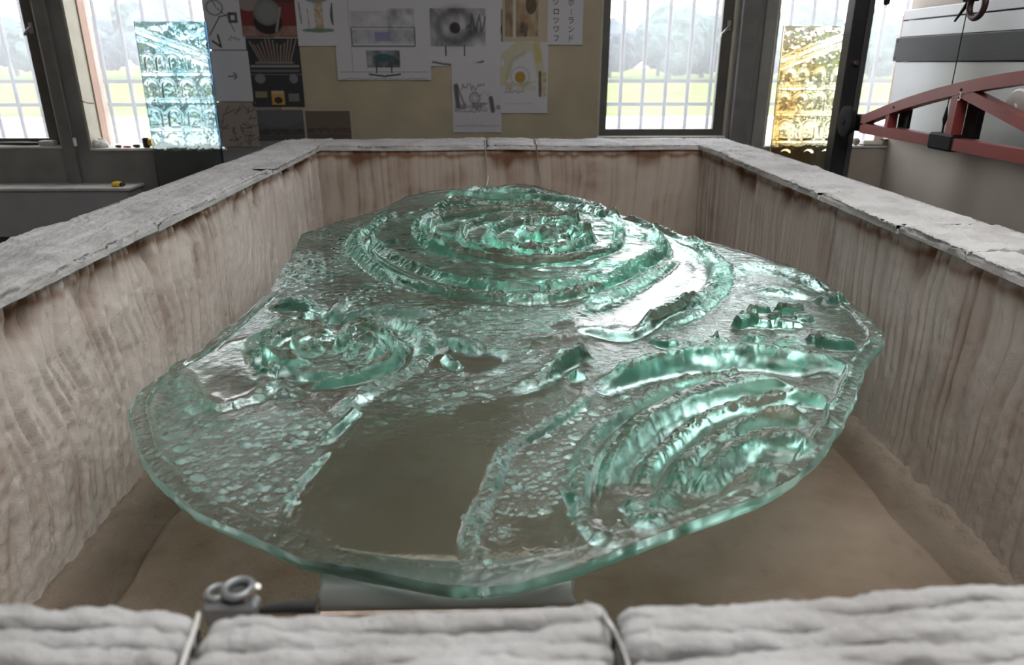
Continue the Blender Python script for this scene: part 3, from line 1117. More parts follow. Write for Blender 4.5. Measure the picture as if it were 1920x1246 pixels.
# --- small spiral, left
moat = ell(628, 660, 160, 66, 26)
level_zone(moat, -.016, .02)
rough_zone(moat, .05, .02)
level_zone(ell(622, 655, 135, 50, 24), .018, .012)
rough_zone(ell(622, 655, 135, 50, 24), .5, .012)
ridge([(600, 610), (545, 622), (500, 645), (480, 670), (490, 690)], .022, .016, gritty=.4)
ridge([(640, 604), (700, 612), (745, 635), (762, 662)], .018, .016, gritty=.3)
ridge([(655, 612), (705, 625), (735, 648), (742, 672), (700, 695), (640, 708), (570, 712)], .022, .015, gritty=.4)
ridge([(635, 618), (570, 622), (525, 640), (505, 660), (520, 675), (560, 682), (590, 680)], .024, .016, gritty=.3)
ridge([(670, 628), (705, 645), (705, 668), (670, 685)], .020, .015, gritty=.4)
ridge([(640, 628), (590, 630), (555, 645), (560, 660), (590, 668), (620, 668)], .020, .012, gritty=.5)
ridge([(635, 638), (600, 638), (585, 650), (600, 658), (628, 655)], .018, .011, gritty=.6)
ridge([(668, 610), (650, 630), (640, 655), (652, 640), (670, 632)], .024, .016, gritty=.4)
ridge([(680, 640), (660, 660), (655, 680)], .02, .016, gritty=.5)
ridge([(488, 686), (505, 690), (522, 693)], .016, .026, taper=.02, gritty=.1)
# --- left flank
ridge([(338, 688), (355, 722), (375, 748), (408, 764), (456, 752), (493, 743), (525, 735)], .010, .020, gritty=.6)
ridge([(320, 700), (335, 735), (365, 760), (410, 778)], .008, .030, gritty=.7)
ridge([(480, 712), (510, 722), (545, 735), (575, 742)], .016, .030, gritty=.6)
ridge([(500, 585), (540, 578), (575, 580), (600, 592)], .020, .030, gritty=.5)
ridge([(560, 598), (600, 595)], .014, .02, taper=.02, gritty=.5)
ridge([(640, 592), (700, 585), (770, 590), (830, 588)], .012, .024, gritty=.5)
ridge([(720, 600), (780, 615), (800, 640), (770, 690), (755, 702), (692, 738), (626, 778)], .014, .026, gritty=.6)
ridge([(670, 768), (640, 800), (606, 832)], .014, .014, taper=.02, gritty=.1)
ridge([(622, 837), (589, 877), (556, 914), (541, 944), (526, 988)], .010, .011, gritty=.5)
ridge([(626, 600), (640, 575), (660, 560)], .008, .02, gritty=.7)
ridge([(800, 650), (840, 640), (890, 652), (930, 650)], .014, .026, gritty=.4)
ridge([(836, 665), (846, 680), (866, 686)], .016, .014, taper=.012, gritty=.3)
level_zone(ell(866, 672, 78, 22), -.010, .012)
# --- middle stub and the ridge to the tip
ridge([(1095, 662), (1060, 682), (1021, 706), (975, 725), (936, 742)], .028, .024, .026, taper=.015, taper2=.22, gritty=.35, power=2.6)
ridge([(1113, 736), (1078, 765), (1040, 790), (1007, 812), (958, 838), (938, 870), (925, 905), (912, 932), (895, 970), (882, 1005), (884, 1050), (882, 1085)], .013, .018, gritty=.6)
ridge([(1050, 905), (1062, 930), (1074, 950), (1085, 972)], .012, .008, taper=.04, gritty=.1)
ridge([(1088, 950), (1095, 985), (1110, 1015)], .010, .014, gritty=.5)
ridge([(1065, 712), (1100, 702)], .012, .02, taper=.02, gritty=.4)
# --- lip round the near edge
out = np.concatenate([np.stack([ul, V_], 1), np.stack([ur, V_], 1)[::-1]])
B = np.concatenate([out[::6], out[:1]])
edged = np.full(U.shape, 1e9)
for i in range(len(B) - 1):
    a, b_ = B[i], B[i + 1]
    d = b_ - a
    l2 = max(d @ d, 1e-12)
    lo = min(a[1], b_[1]) - .07
    hi = max(a[1], b_[1]) + .07
    r0, r1 = np.searchsorted(V_, lo), np.searchsorted(V_, hi)
    if r1 <= r0:
        continue
    uu, vv = U[r0:r1], Vv[r0:r1]
    t = np.clip(((uu - a[0]) * d[0] + (vv - a[1]) * d[1]) / l2, 0, 1)
    q = (uu - a[0] - t * d[0]) ** 2 + (vv - a[1] - t * d[1]) ** 2
    np.minimum(edged[r0:r1], q, out=edged[r0:r1])
edged = np.sqrt(np.minimum(edged, 1.0))
lipw = .030 + .008 * fbm(U * 7, Vv * 7, 2, 955)
near = sstep(1.6, .9, Vv)
lip = sstep(lipw + .004, lipw - .004, edged)
H += near * (.0045 * lip + .003 * np.exp(-((edged - lipw) / .005) ** 2))
RO = RO * (1 - lip * near) + .42 * lip * near
H -= .004 * np.exp(-(edged / .005) ** 2)
H *= sstep(-.004, .03, edged) * .85 + .15

# --- blisters in the sugary zones
idx = np.flatnonzero(RO.ravel() > .5)
nb = 3800
pick = rng.choice(idx, nb)
for q in pick:
    i, j = divmod(int(q), NC)
    u0, v0 = U[i, j], Vv[i, j]
    r = float(np.clip(rng.lognormal(math.log(.0033), .55), .0018, .012))
    if rng.random() < .5 and v0 > 1.2:
        r *= 1.5
    r0, r1 = np.searchsorted(V_, v0 - r), np.searchsorted(V_, v0 + r)
    if r1 <= r0:
        continue
    st = (ur[i] - ul[i]) / (NC - 1)
    dj = int(r * 1.4 / max(st, 1e-5)) + 2
    j0, j1 = max(0, j - dj), min(NC, j + dj + 1)
    uu, vv = U[r0:r1, j0:j1], Vv[r0:r1, j0:j1]
    qd = ((uu - u0) / 1.25) ** 2 + (vv - v0) ** 2
    H[r0:r1, j0:j1] += .42 * r * np.sqrt(np.clip(1 - qd / (r * r), 0, 1))

# --- overall undulation
H += .0030 * fbm(U * 5, Vv * 5, 3, 961)
rg = np.clip(RO, 0, 1)
H += rg * (.0017 * fbm(U * 60 + .6 * fbm(U * 30, Vv * 30, 2, 964), Vv * 85, 2, 963) +   .0009 * fbm(U * 190, Vv * 210, 2, 967))
H += .0004 * rg * fbm(U * 300, Vv * 280, 1, 975) + .00012 * rg * rng.standard_normal(U.shape)
H += (.0006 * fbm(U * 30, Vv * 30, 2, 969))

TH = .0225
top = np.stack([U, Vv, H], -1).reshape(-1, 3)
Vs = [top]
Qs = [grid_quads(NR, NC)]
per = np.concatenate([np.arange(NC), (np.arange(1, NR) * NC + NC - 1), ((NR - 1) * NC + np.arange(NC - 2, -1, -1)), (np.arange(NR - 2, 0, -1) * NC)])
nP = len(per)
off = len(top)
levels = 7
pt = top[per]
tang = np.roll(pt, -1, 0) - np.roll(pt, 1, 0)
nrm = np.stack([tang[:, 1], -tang[:, 0]], 1)
nrm /= np.maximum(np.linalg.norm(nrm, axis=1, keepdims=True), 1e-9)
arc = np.concatenate([[0], np.cumsum(np.linalg.norm(np.diff(pt, axis=0), axis=1))])
for k in range(levels):
    f = k / (levels - 1)
    p = pt.copy()
    p[:, 2] = pt[:, 2] * (1 - f) + (-TH) * f
    bulge = .004 * math.sin(PI * min(1, f * 1.05)) + (.0014 * fbm(arc * 40, arc * 0 + f * 3, 3, 971)) * math.sin(PI * f)
    p[:, :2] += nrm * np.reshape(bulge, (-1, 1))
    Vs.append(p)
i = np.arange(nP)
j = (i + 1) % nP
for k in range(levels - 1):
    a = off + k * nP
    Qs.append(np.stack([a + i, a + nP + i, a + nP + j, a + j], 1))
o2 = off + levels * nP
bl = np.stack([ul, V_, np.full(NR, -TH)], 1)
br = np.stack([ur, V_, np.full(NR, -TH)], 1)
NBc = 40
cf = np.linspace(0, 1, NBc)
bot = bl[:, None] * (1 - cf[None, :, None]) + br[:, None] * cf[None, :, None]
bot = bot[::2] if NR % 2 else np.concatenate([bot[::2], bot[-1:]])
nb_r = len(bot)
Vs.append(bot.reshape(-1, 3))
Qs.append(grid_quads(nb_r, NBc, o2)[:, ::-1])
me = bigmesh('glass_casting', np.concatenate(Vs), np.concatenate(Qs))
at = me.attributes.new('sugar', 'FLOAT', 'POINT')
sug = np.zeros(sum(len(x) for x in Vs), np.float32)
sug[:len(top)] = rg.ravel()
sug[len(top):o2] = .25
sug[o2:] = .10
fr_ = np.full(len(sug), .05, np.float32)
fr_[:len(top)] = (.035 + .15 * rg).ravel()
fr_[len(top):o2] = .30
fr_[o2:] = .16
at2 = me.attributes.new('frost', 'FLOAT', 'POINT')
at2.data.foreach_set('value', fr_)
at.data.foreach_set('value', sug)

m_glass, nt, b = nodes('sea_green_cast_glass')
b.inputs['Base Color'].default_value = (1, 1, 1, 1)
b.inputs['Transmission Weight'].default_value = 1
b.inputs['IOR'].default_value = 1.5
b.inputs['Roughness'].default_value = .06
aa = nt.nodes.new('ShaderNodeAttribute')
aa.attribute_name = 'sugar'
tcn = nt.nodes.new('ShaderNodeTexCoord')
n1 = nt.nodes.new('ShaderNodeTexNoise')
n1.inputs['Scale'].default_value = 210
n1.inputs['Detail'].default_value = 5
n1.inputs['Roughness'].default_value = .65
nt.links.new(tcn.outputs['Object'], n1.inputs['Vector'])
ms = nt.nodes.new('ShaderNodeMath')
ms.operation = 'MULTIPLY_ADD'
ms.inputs[1].default_value = .48
ms.inputs[2].default_value = .04
nt.links.new(aa.outputs['Fac'], ms.inputs[0])
bp = nt.nodes.new('ShaderNodeBump')
bp.inputs['Distance'].default_value = .0025
nt.links.new(ms.outputs[0], bp.inputs['Strength'])
nt.links.new(n1.outputs['Fac'], bp.inputs['Height'])
nt.links.new(bp.outputs['Normal'], b.inputs['Normal'])
a3 = nt.nodes.new('ShaderNodeAttribute')
a3.attribute_name = 'frost'
nt.links.new(a3.outputs['Fac'], b.inputs['Roughness'])
va = nt.nodes.new('ShaderNodeVolumeAbsorption')
va.inputs['Color'].default_value = (0.30, 0.86, 0.69, 1)
va.inputs['Density'].default_value = 6.8
nt.links.new(va.outputs[0], nt.nodes['Material Output'].inputs['Volume'])
gc = link('glass_casting', me, m_glass)
gc.location = O_
gc.rotation_euler = (ang, 0, 0)
tag(gc, 'large sea-green cast glass slab with spiral relief lying inside the white kiln', 'glass slab')

#@@PROPS
m_brick = mat('refractory_brick', (0.52, 0.40, 0.33), 0.95, var=0.1, bump=.4)
m_pink = mat('stained_kiln_board', (0.62, 0.50, 0.43), 0.9, var=0.2, nscale=40, bump=.3)
m_grey_semi = mat('grey_translucent_sheet', (0.17, 0.19, 0.18), 0.32, var=0.08, spec=.6)

# stack of prop bricks carrying the glass tip
xa, xb = atY(585, 1100, .82)[0], atY(1080, 1100, .82)[0]
zz = .566
for k_ in range(4):
    o = MB().box((xa + .05, .835, zz), (xb - .05, .935, zz + .0575), .003).build('prop_brick', m_brick)
    tag(o, 'tan refractory brick stacked under the near tip of the glass slab', 'brick', 'bricks propping the tip of the glass')
    zz += .058
tag(MB().box((xa + .003, .826, zz), (xb - .003, .94, zz + .012), .002).build('kiln_board', m_pink), 'thin pinkish kiln board with orange rust marks, under the grey curved sheet', 'board')
zb_ = zz + .012
# curved sheet: sagging half pipe
n1_, n2_ = 60, 16
vs = []
for i_ in range(n1_):
    fx = i_ / (n1_ - 1)
    x = xa + (xb - xa) * fx
    sag = -.010 * math.exp(-((fx - .58) / .22) ** 2)
    for j_ in range(n2_):
        a = PI * .02 + (PI * .9) * j_ / (n2_ - 1)
        r_ = .040
        vs.append((x + .003 * math.sin(j_ * 1.7) * (1 if i_ in (0, n1_ - 1) else 0), .872 - r_ * math.cos(a), zb_ + (.036 + sag) * math.sin(a)))
fs = []
for i_ in range(n1_ - 1):
    for j_ in range(n2_ - 1):
        q = i_ * n2_ + j_
        fs.append((q, q + n2_, q + n2_ + 1, q + 1))
sh = MB().add(vs, fs).build('curved_sheet', m_grey_semi, None, True)
md = sh.modifiers.new('thick', 'SOLIDIFY')
md.thickness = .003
tag(sh, 'grey curved translucent sheet sagging beneath the near tip of the glass', 'sheet')
# posts carrying the far part of the slab
for (u, v) in ((-.30, 1.55), (.55, 1.45), (.1, 2.3)):
    p = O_ + eu * u + ev * v - ew * TH
    o = MB().box((p[0] - .05, p[1] - .05, .567), (p[0] + .05, p[1] + .05, p[2] - .006), .004).build('prop_post', m_brick)
    tag(o, 'tan refractory post standing on the kiln floor below the glass slab', 'post', 'posts propping the glass slab')

# wires
m_wire = mat('silvery_wire', (0.55, 0.54, 0.52), 0.35, 0.9)
m_cord = mat('white_cord', (0.7, 0.69, 0.67), 0.8)


def wire(pts, r, label, m=None, cat='wire', name='hook_wire'):
    return tag(MB().tube(spline(pts, 8), r, 6).build(name, m or m_wire, None, True), label, cat)


def backwire(px0, py0, px1, py1, label):
    a = atZ(px0, 262, ZT + .006)
    b_ = atY(px0 + 2, 275, KY1 - .022)
    e = atY(px1, py1, KY1 - .05)
    mid = atY((px0 + px1) / 2 + 2, (275 + py1) / 2 + 10, KY1 - .03)
    return wire([a, (b_[0], KY1 + .05, ZT + .004), (b_[0], KY1 - .016, ZT + .002), mid, atY(px1 + 3, py1 - 14, KY1 - .035), e], .0032, label)


backwire(908, 258, 912, 348, 'thin silvery wire over the back rim, nearer the sketches, hanging towards the glass')
backwire(1004, 258, 1013, 352, 'thin silvery wire over the back rim, nearer the barred window, bent at its end')
p = [atZ(1098, 1128, 1.10), atZ(1122, 1140, 1.15), atZ(1140, 1165, ZT + .004), atZ(1160, 1200, ZT + .007), atZ(1178, 1250, ZT + .006), atZ(1190, 1300, ZT + .004)]
wire(p, .0018, 'pale wire running through the split in the front rim beside the curved sheet')
p = [atZ(372, 1150, ZT - .006), atZ(366, 1175, ZT + .003), atZ(352, 1215, ZT + .004), atZ(338, 1255, ZT + .004)]
wire(p, .0018, 'white cord pressed into the split of the front rim beside the grey clamp', m_cord, 'cord', 'cord')

# clamp hanging inside the front lining
m_zinc = mat('dull_zinc', (0.30, 0.31, 0.32), 0.4, 0.55)
m_zincd = mat('dark_zinc', (0.10, 0.105, 0.11), 0.5, 0.4)


def cz(px, py, z=1.115):
    return atZ(px, py, z)


c0 = cz(425, 1125)
cl = empty('cable_clamp', c0, 'grey metal clamp with two ring eyes behind the front rim', 'clamp')


def cpart(mb, name, m, smooth=True):
    o = mb.build(name, m, cl, smooth)
    o.location = -Vector(c0)
    return o


a, b_ = cz(380, 1138), cz(478, 1142)
cpart(MB().box((a[0], a[1] - .004, 1.095), (b_[0], a[1] + .014, 1.118), .003), 'body', m_zinc, False)
e1 = cz(408, 1114, 1.118)
e2 = cz(448, 1108, 1.122)
cpart(MB().torus((e1[0], e1[1], 1.12), .0085, .003, 'Z', 20, 8), 'ring_eye', m_zinc)
cpart(MB().torus((e2[0], e2[1], 1.125), .0115, .0035, 'Z', 24, 8), 'ring_eye', m_zinc)
cpart(MB().lathe([(.0001, 1.108), (.009, 1.109), (.0102, 1.122)], (e2[0], e2[1], 0), 'Z', 20), 'cup', m_zincd)
s0, s1, s2 = cz(438, 1150, 1.10), cz(465, 1118, 1.125), cz(484, 1098, 1.14)
cpart(MB().tube([s0, s1], .0018, 8), 'pin', m_wire)
cpart(MB().tube([s1, (np.array(s1) + s2) / 2, s2], [.0018, .0032, .0026], 8), 'pin_head', mat('bright_pin', (.75, .74, .72), .25, .9))
l0, l1 = cz(480, 1143, 1.105), cz(592, 1137, 1.105)
tag(MB().tube([l0, (np.array(l0) + l1) / 2 + np.array([0, 0, .001]), l1], [.003, .005, .006], 10).build('lever', mat('black_steel', (.03, .03, .032), .5, .3), None, True), 'dark steel lever lying between the grey clamp and the curved sheet', 'lever')

#@@PANELS
# the two relief glass panels against the windows


def relief_panel(name, label, quad, Y, lean, mode):
    (x0, zt), (x1, zb) = quad
    nu, nv = 150, 300
    uu = np.linspace(0, 1, nu)
    vv = np.linspace(0, 1, nv)
    Vg, Ug = np.meshgrid(vv, uu, indexing='ij')
    wd, ht = x1 - x0, zt - zb
    X = Ug * wd
    Zz = Vg * ht
    h = np.zeros_like(X)

    def arch(cx, z0, w, hh, amp):
        dx = (X - cx)
        zr = Zz - z0
        zc = hh - w / 2
        d = np.where(zr < zc, np.abs(dx), np.sqrt(dx ** 2 + (zr - zc) ** 2))
        ring_ = np.exp(-((d - w / 2) / (.006)) ** 2) * (zr > -.004) * (zr < hh + .02)
        return amp * ring_ - .006 * sstep(w / 2, w / 2 - .012, d) * (zr > 0) * (zr < hh)

    tiers = [(.50, .10, .075, 4), (.64, .10, .075, 4), (.77, .085, .055, 5)] if mode == 'blue' else [(.30, .10, .075, 3), (.44, .10, .075, 3), (.58, .10, .07, 4), (.71, .09, .065, 4)]
    for (zf, hh, w, n) in tiers:
        for k_ in range(n):
            h += arch(wd * (k_ + .6 + .15 * math.sin(k_ * 5 + zf * 9)) / n * .98, ht * zf, w, hh, .018)
        h += .008 * np.exp(-((Zz - ht * zf + .012) / .008) ** 2)
    dia = (Zz - ht * .90 + (X / wd - .5) * (.14 if mode == 'blue' else -.14) * ht * .9)
    h += .014 * np.exp(-(dia / .012) ** 2) + .008 * np.exp(-((dia + .045) / .010) ** 2)
    if mode == 'blue':
        d = np.sqrt((X - wd * .82) ** 2 + (Zz - ht * .965) ** 2)
        h += .016 * np.exp(-((d - .028) / .010) ** 2)
    up = sstep(.35, .5, Vg) if mode == 'blue' else sstep(.12, .25, Vg)
    h += (.004 + .006 * up) * fbm(X * 20, Zz * 20, 3, 5 if mode == 'blue' else 9) * .38
    h += .0008 * fbm(X * 90, Zz * 90, 2, 31)
    h *= sstep(0, .03, np.minimum(np.minimum(Ug, 1 - Ug), np.minimum(Vg, 1 - Vg)))
    front = np.stack([X + x0, Y - lean * (1 - Vg) - .012 - h, Zz + zb], -1).reshape(-1, 3)
    back = np.stack([X + x0, Y - lean * (1 - Vg) + .012 + 0 * h, Zz + zb], -1).reshape(-1, 3)
    Vt = np.concatenate([front, back])
    Q1 = grid_quads(nv, nu)
    Q2 = grid_quads(nv, nu, nu * nv)[:, ::-1]
    per_ = np.concatenate([np.arange(nu), np.arange(1, nv) * nu + nu - 1, (nv - 1) * nu + np.arange(nu - 2, -1, -1), np.arange(nv - 2, 0, -1) * nu])
    pj = np.roll(per_, -1)
    Q3 = np.stack([per_, per_ + nu * nv, pj + nu * nv, pj], 1)
    me = bigmesh(name, Vt, np.concatenate([Q1, Q2, Q3]))
    # body colour of the cast glass
    n_ = fbm(X * 9, Zz * 9, 3, 77)
    if mode == 'blue':
        clear = np.array([.64, .73, .74])
        teal = np.array([.23, .40, .43])
        deep = np.array([.02, .07, .18])
        t = np.clip(up * (.55 + .35 * n_ + .2 * Ug), 0, 1)[..., None]
        Cc = clear * (1 - t) + teal * t
        e_ = sstep(.972, .99, Ug)[..., None]
        Cc = Cc * (1 - e_) + deep * e_
    else:
        clear = np.array([.62, .62, .54])
        amber = np.array([.46, .30, .11])
        yel = np.array([.52, .49, .33])
        t = np.clip(.95 - Ug * 1.6 + .5 * n_, 0, 1)[..., None]
        Cc = amber * t + yel * (1 - t)
        t2 = (sstep(.14, .42, Vg + .06 * n_) * (1 - .5 * sstep(.86, .96, Vg)))[..., None]
        Cc = clear * (1 - t2) + Cc * t2
    Cc = np.clip(Cc * (.64 if mode == 'blue' else .92), 0, 1).reshape(-1, 3)
    set_col(me, np.concatenate([Cc, Cc]))
    m, nt, b = nodes(name + '_glass')
    a_ = nt.nodes.new('ShaderNodeAttribute')
    a_.attribute_name = 'Col'
    nt.links.new(a_.outputs['Color'], b.inputs['Base Color'])
    b.inputs['Transmission Weight'].default_value = 1
    b.inputs['IOR'].default_value = 1.45
    b.inputs['Roughness'].default_value = .12
    o = link(name, me, m)
    return tag(o, label, 'glass panel')


YP = 4.50
tl_, tr_ = atY(255, 40, YP), atY(383, 36, YP)
bl_, br_ = atY(292, 345, YP - .06), atY(427, 330, YP - .06)
relief_panel('relief_panel', 'tall blue-green relief glass panel with rows of arches, dark blue edge', ((tl_[0] - .01, tl_[2]), ((tr_[0] + br_[0]) / 2 - .008, .62)), YP, .05, 'blue')
tl_, tr_ = atY(1470, 48, YP), atY(1588, 48, YP)
relief_panel('relief_panel', 'tall amber and yellow relief glass panel with rows of arches', ((tl_[0], tl_[2]), (tr_[0] + .02, .62)), YP, .05, 'amber')
# a low plinth carries them
m_bench = mat('grey_bench_panel', (0.30, 0.30, 0.315), 0.6, var=0.06)
for nm, xr, lab in (('plinth', (-2.02, -1.50), 'low grey plinth under the blue-green glass panel'), ('plinth', (1.62, 2.10), 'low grey plinth under the amber glass panel')):
    tag(MB().box((xr[0], 4.40, 0), (xr[1], 4.56, .619), .004).build(nm, m_plaster_grey), lab, 'plinth')
# bench box under the left windows
zbench = atY(100, 351, 4.42)[2]
bx1 = atY(240, 351, 4.42)[0]
bench = empty('storage_bench', (-2.6, 4.45, 0), 'low grey bench against the wall below the left windows', 'bench')
for (mb, nm, m) in ((MB().box((-3.5, 4.40, zbench - .30), (bx1, 4.59, zbench - .02), .004), 'front_panel', m_bench), (MB().box((-3.52, 4.385, zbench - .02), (bx1 + .02, 4.598, zbench), .004), 'top', mat('bench_top', (.40, .39, .38), .6)),
                    (MB().box((-3.5, 4.44, 0), (bx1, 4.59, zbench - .30), 0), 'base', mat('brown_base', (.10, .065, .045), .7))):
    o = mb.build(nm, m, bench)
    o.location = (2.6, -4.45, 0)

#@@PAPERS
m_print = attr_mat('printed_paper', .75)


class Art:
    def __init__(s, w, h, bg):
        s.w, s.h = w, h
        s.a = np.ones((h, w, 3)) * np.array(bg)
        yy, xx = np.mgrid[0:h, 0:w]
        s.x = (xx + .5) / w
        s.y = (yy + .5) / h
        s.asp = h / w

    def mix(s, f, c):
        f = np.clip(f, 0, 1)[..., None]
        s.a = s.a * (1 - f) + np.array(c) * f
        return s

    def rect(s, x0, y0, x1, y1, c, al=1.0, nz_=0, sc=14, seed=1):
        m = ((s.x >= x0) & (s.x <= x1) & (s.y >= y0) & (s.y <= y1)).astype(float) * al
        if nz_:
            m = m * np.clip(1 - nz_ + nz_ * fbm(s.x * sc, s.y * sc * s.asp, 3, seed), 0, 1)
        return s.mix(m, c)

    def ellipse(s, cx, cy, rx, ry, c, al=1.0, ring=None):
        d = np.sqrt(((s.x - cx) / rx) ** 2 + ((s.y - cy) / ry) ** 2)
        if ring:
            m = np.exp(-((d - 1) / ring) ** 2)
        else:
            m = sstep(1.08, .92, d)
        return s.mix(m * al, c)

    def line(s, pts, w, c, al=1.0):
        best = np.full(s.x.shape, 1e9)
        for (a, b_) in zip(pts[:-1], pts[1:]):
            dx, dy = b_[0] - a[0], (b_[1] - a[1]) * s.asp
            l2 = max(dx * dx + dy * dy, 1e-12)
            t = np.clip(((s.x - a[0]) * dx + (s.y - a[1]) * s.asp * dy) / l2, 0, 1)
            best = np.minimum(best, (s.x - a[0] - t * dx) ** 2 + ((s.y - a[1]) * s.asp - t * dy) ** 2)
        return s.mix(sstep(w * 1.2, w * .6, np.sqrt(best)) * al, c)

    def scrawl(s, x0, x1, y, amp, c, al=.7, seed=0, w=.008):
        r = np.random.default_rng(seed)
        n = int((x1 - x0) * 40)
        pts = [(x0 + (x1 - x0) * i / n, y + r.uniform(-amp, amp)) for i in range(n + 1)]
        return s.line(pts, w, c, al)


PAPER_Y = YW_ - .003
DARK = (.06, .06, .065)
pcount = [0]


def paper(name, quad, art, label, cat, dy=0.0, rot=0.0):
    x0, y0, x1, y1 = quad
    pcount[0] += 1
    Y = PAPER_Y - .0012 * (pcount[0] % 5) - dy
    ym = (max(y0, 0) + y1) / 2
    a = atY(x0, ym, Y)
    b_ = atY(x1, ym, Y)
    zt, zb = atY((x0 + x1) / 2, y0, Y)[2], atY((x0 + x1) / 2, y1, Y)[2]
    cx, czz = (a[0] + b_[0]) / 2, (zt + zb) / 2
    wd, ht = b_[0] - a[0], zt - zb
    h, w = art.h, art.w
    # one vertex per sample, a slight curl at the lower corners
    gx, gz = np.meshgrid(np.linspace(-wd / 2, wd / 2, w), np.linspace(ht / 2, -ht / 2, h))
    curl = .006 * (np.clip(-gz / ht * 2, 0, 1) ** 3) * (np.abs(gx) / wd * 2) ** 2
    fr = np.stack([gx, -curl, gz], -1).reshape(-1, 3)
    me = bigmesh(name, fr, grid_quads(h, w)[:, ::-1])
    set_col(me, np.clip(art.a * .74, 0, 1).reshape(-1, 3))
    o = link(name, me, m_print)
    o.location = (cx, Y, czz)
    o.rotation_euler = (0, rot, 0)
    return tag(o, label, cat)


WHT = (.62, .62, .66)
A = Art(60, 80, WHT)
A.line([(.2, .1), (.35, .3), (.6, .45), (.75, .7)], .010, DARK).line([(.1, .75), (.4, .45), (.7, .4)], .014, DARK).line([(.15, .85), (.35, .95), (.3, .75)], .026, DARK).rect(.62, .38, .85, .55, DARK, .9).rect(.68, .42, .78, .5, WHT)
A.ellipse(.3, .3, .2, .12, DARK, .7, .12).scrawl(.5, .9, .15, .04, DARK, .7, 3).scrawl(.55, .85, .8, .05, DARK, .7, 4)
paper('sketch', (384, -20, 457, 93), A, 'white sheet of loose black pen doodles beside the blue-green glass panel', 'sketch')
A = Art(60, 80, (.60, .60, .65))
A.line([(.42, .5), (.55, .5)], .012, DARK).ellipse(.6, .49, .05, .06, (.15, .3, .55), .8).line([(.56, .42), (.63, .5), (.56, .57)], .015, DARK, .6)
paper('sketch', (398, 95, 470, 190), A, 'nearly blank white sheet with one small blue mark', 'sketch')
A = Art(60, 60, (.34, .29, .25))
for k_ in range(26):
    r = np.random.default_rng(k_ + 40)
    x, y = r.uniform(.05, .9), r.uniform(.05, .9)
    A.line([(x, y), (x + r.uniform(-.15, .15), y + r.uniform(.02, .2)), (x + r.uniform(-.2, .2), y + r.uniform(.0, .15))], .012, (.10, .09, .09), .8)
paper('sketch', (410, 192, 484, 275), A, 'brownish sheet covered in dark pencil scribbles above the left rim corner', 'sketch')
A = Art(90, 60, (.20, .045, .05))
A.rect(0, .72, 1, 1, (.33, .22, .18), 1, .3).rect(0, 0, 1, .12, (.10, .05, .05)).ellipse(.15, .1, .2, .22, (.35, .30, .30), .8).ellipse(.48, .62, .26, .32, (.03, .03, .03)).ellipse(.48, .35, .24, .35, (.20, .21, .21)).ellipse(.48, .35, .17, .26, (.26, .27, .27), .7).line([(.72, .25), (.62, .85)], .025, (.30, .29, .28))
paper('photo_print', (452, -2, 555, 68), A, 'photo print of a dark domed object on a crimson ground', 'photo', 0, .0)
A = Art(90, 120, (.05, .05, .055))
for k_ in range(13):
    t = k_ / 12
    A.line([(.08 + .86 * t, .05 + .05 * math.sin(k_)), (.25 + .55 * t, .34)], .014, (.40, .22, .16) if k_ % 2 else (.30, .28, .27), .8)
A.rect(.05, .38, .95, .42, (.35, .34, .34), .8).rect(.15, .33, .85, .37, (.2, .2, .2)).rect(.05, .45, .95, .48, (.16, .16, .16))
A.ellipse(.2, .58, .1, .07, (.22, .22, .23)).ellipse(.83, .58, .08, .07, (.22, .22, .26)).rect(.38, .76, .62, .97, (.55, .32, .08)).ellipse(.5, .9, .08, .05, (.05, .04, .04)).rect(.4, .76, .6, .81, (.5, .47, .45), .8).rect(.08, .77, .3, .86, (.25, .24, .14)).rect(.7, .8, .9, .92, (.2, .2, .2)).rect(0, .52, 1, .525, (.25, .25, .25))
paper('photo_print', (467, 72, 566, 200), A, 'tall photo print of fanned copper blades above glass display cases', 'photo', 0, .0)
A = Art(60, 50, (.11, .11, .12))
A.rect(0, .62, 1, .8, (.04, .04, .045), .9, .4).rect(0, .82, 1, 1, (.09, .085, .085)).ellipse(.5, .2, .5, .35, (.15, .15, .16), .6)
paper('photo_print', (482, 206, 570, 263), A, 'gloomy grey landscape photo print above the left corner of the rim', 'photo')
A = Art(70, 50, (.155, .135, .10))
A.rect(0, .58, 1, .76, (.07, .055, .08), .9, .5, 18).rect(.55, .6, .95, .75, (.20, .06, .06), .7, .6, 18, 5).rect(0, .78, 1, 1, (.12, .10, .085)).rect(.96, 0, 1, 1, (.45, .44, .42)).rect(0, 0, 1, .035, (.45, .44, .42)).rect(0, 0, .03, 1, (.45, .44, .42))
paper('photo_print', (572, 206, 661, 263), A, 'olive-toned photo print with a thin white border and a dark band of shapes', 'photo')
A = Art(70, 90, WHT)
for k_ in range(34):
    a = PI * k_ / 17
    A.line([(.55 + .1 * math.cos(a), .12 + .06 * math.sin(a)), (.55 + .38 * math.cos(a), .12 + .17 * math.sin(a))], .03, (.05, .17, .36), .8)
A.rect(.47, .1, .68, .74, (.40, .27, .06), .95, .35, 20).ellipse(.55, .74, .42, .035, (.12, .24, .17), .9).ellipse(.92, .5, .06, .16, (.08, .08, .08), .9).ellipse(.93, .33, .035, .03, (.08, .08, .08)).line([(.1, .3), (.13, .62)], .02, (.25, .25, .27)).line([(.3, .4), (.32, .7)], .012, (.3, .3, .32))
paper('drawing', (556, -30, 630, 86), A, 'coloured drawing of a tree with blue crown and ochre trunk beside a dark figure', 'drawing')
A = Art(150, 140, (.60, .60, .645))
A.scrawl(.22, .66, .20, .025, DARK, .8, 11, .006).scrawl(.2, .7, .27, .01, DARK, .4, 12, .004)
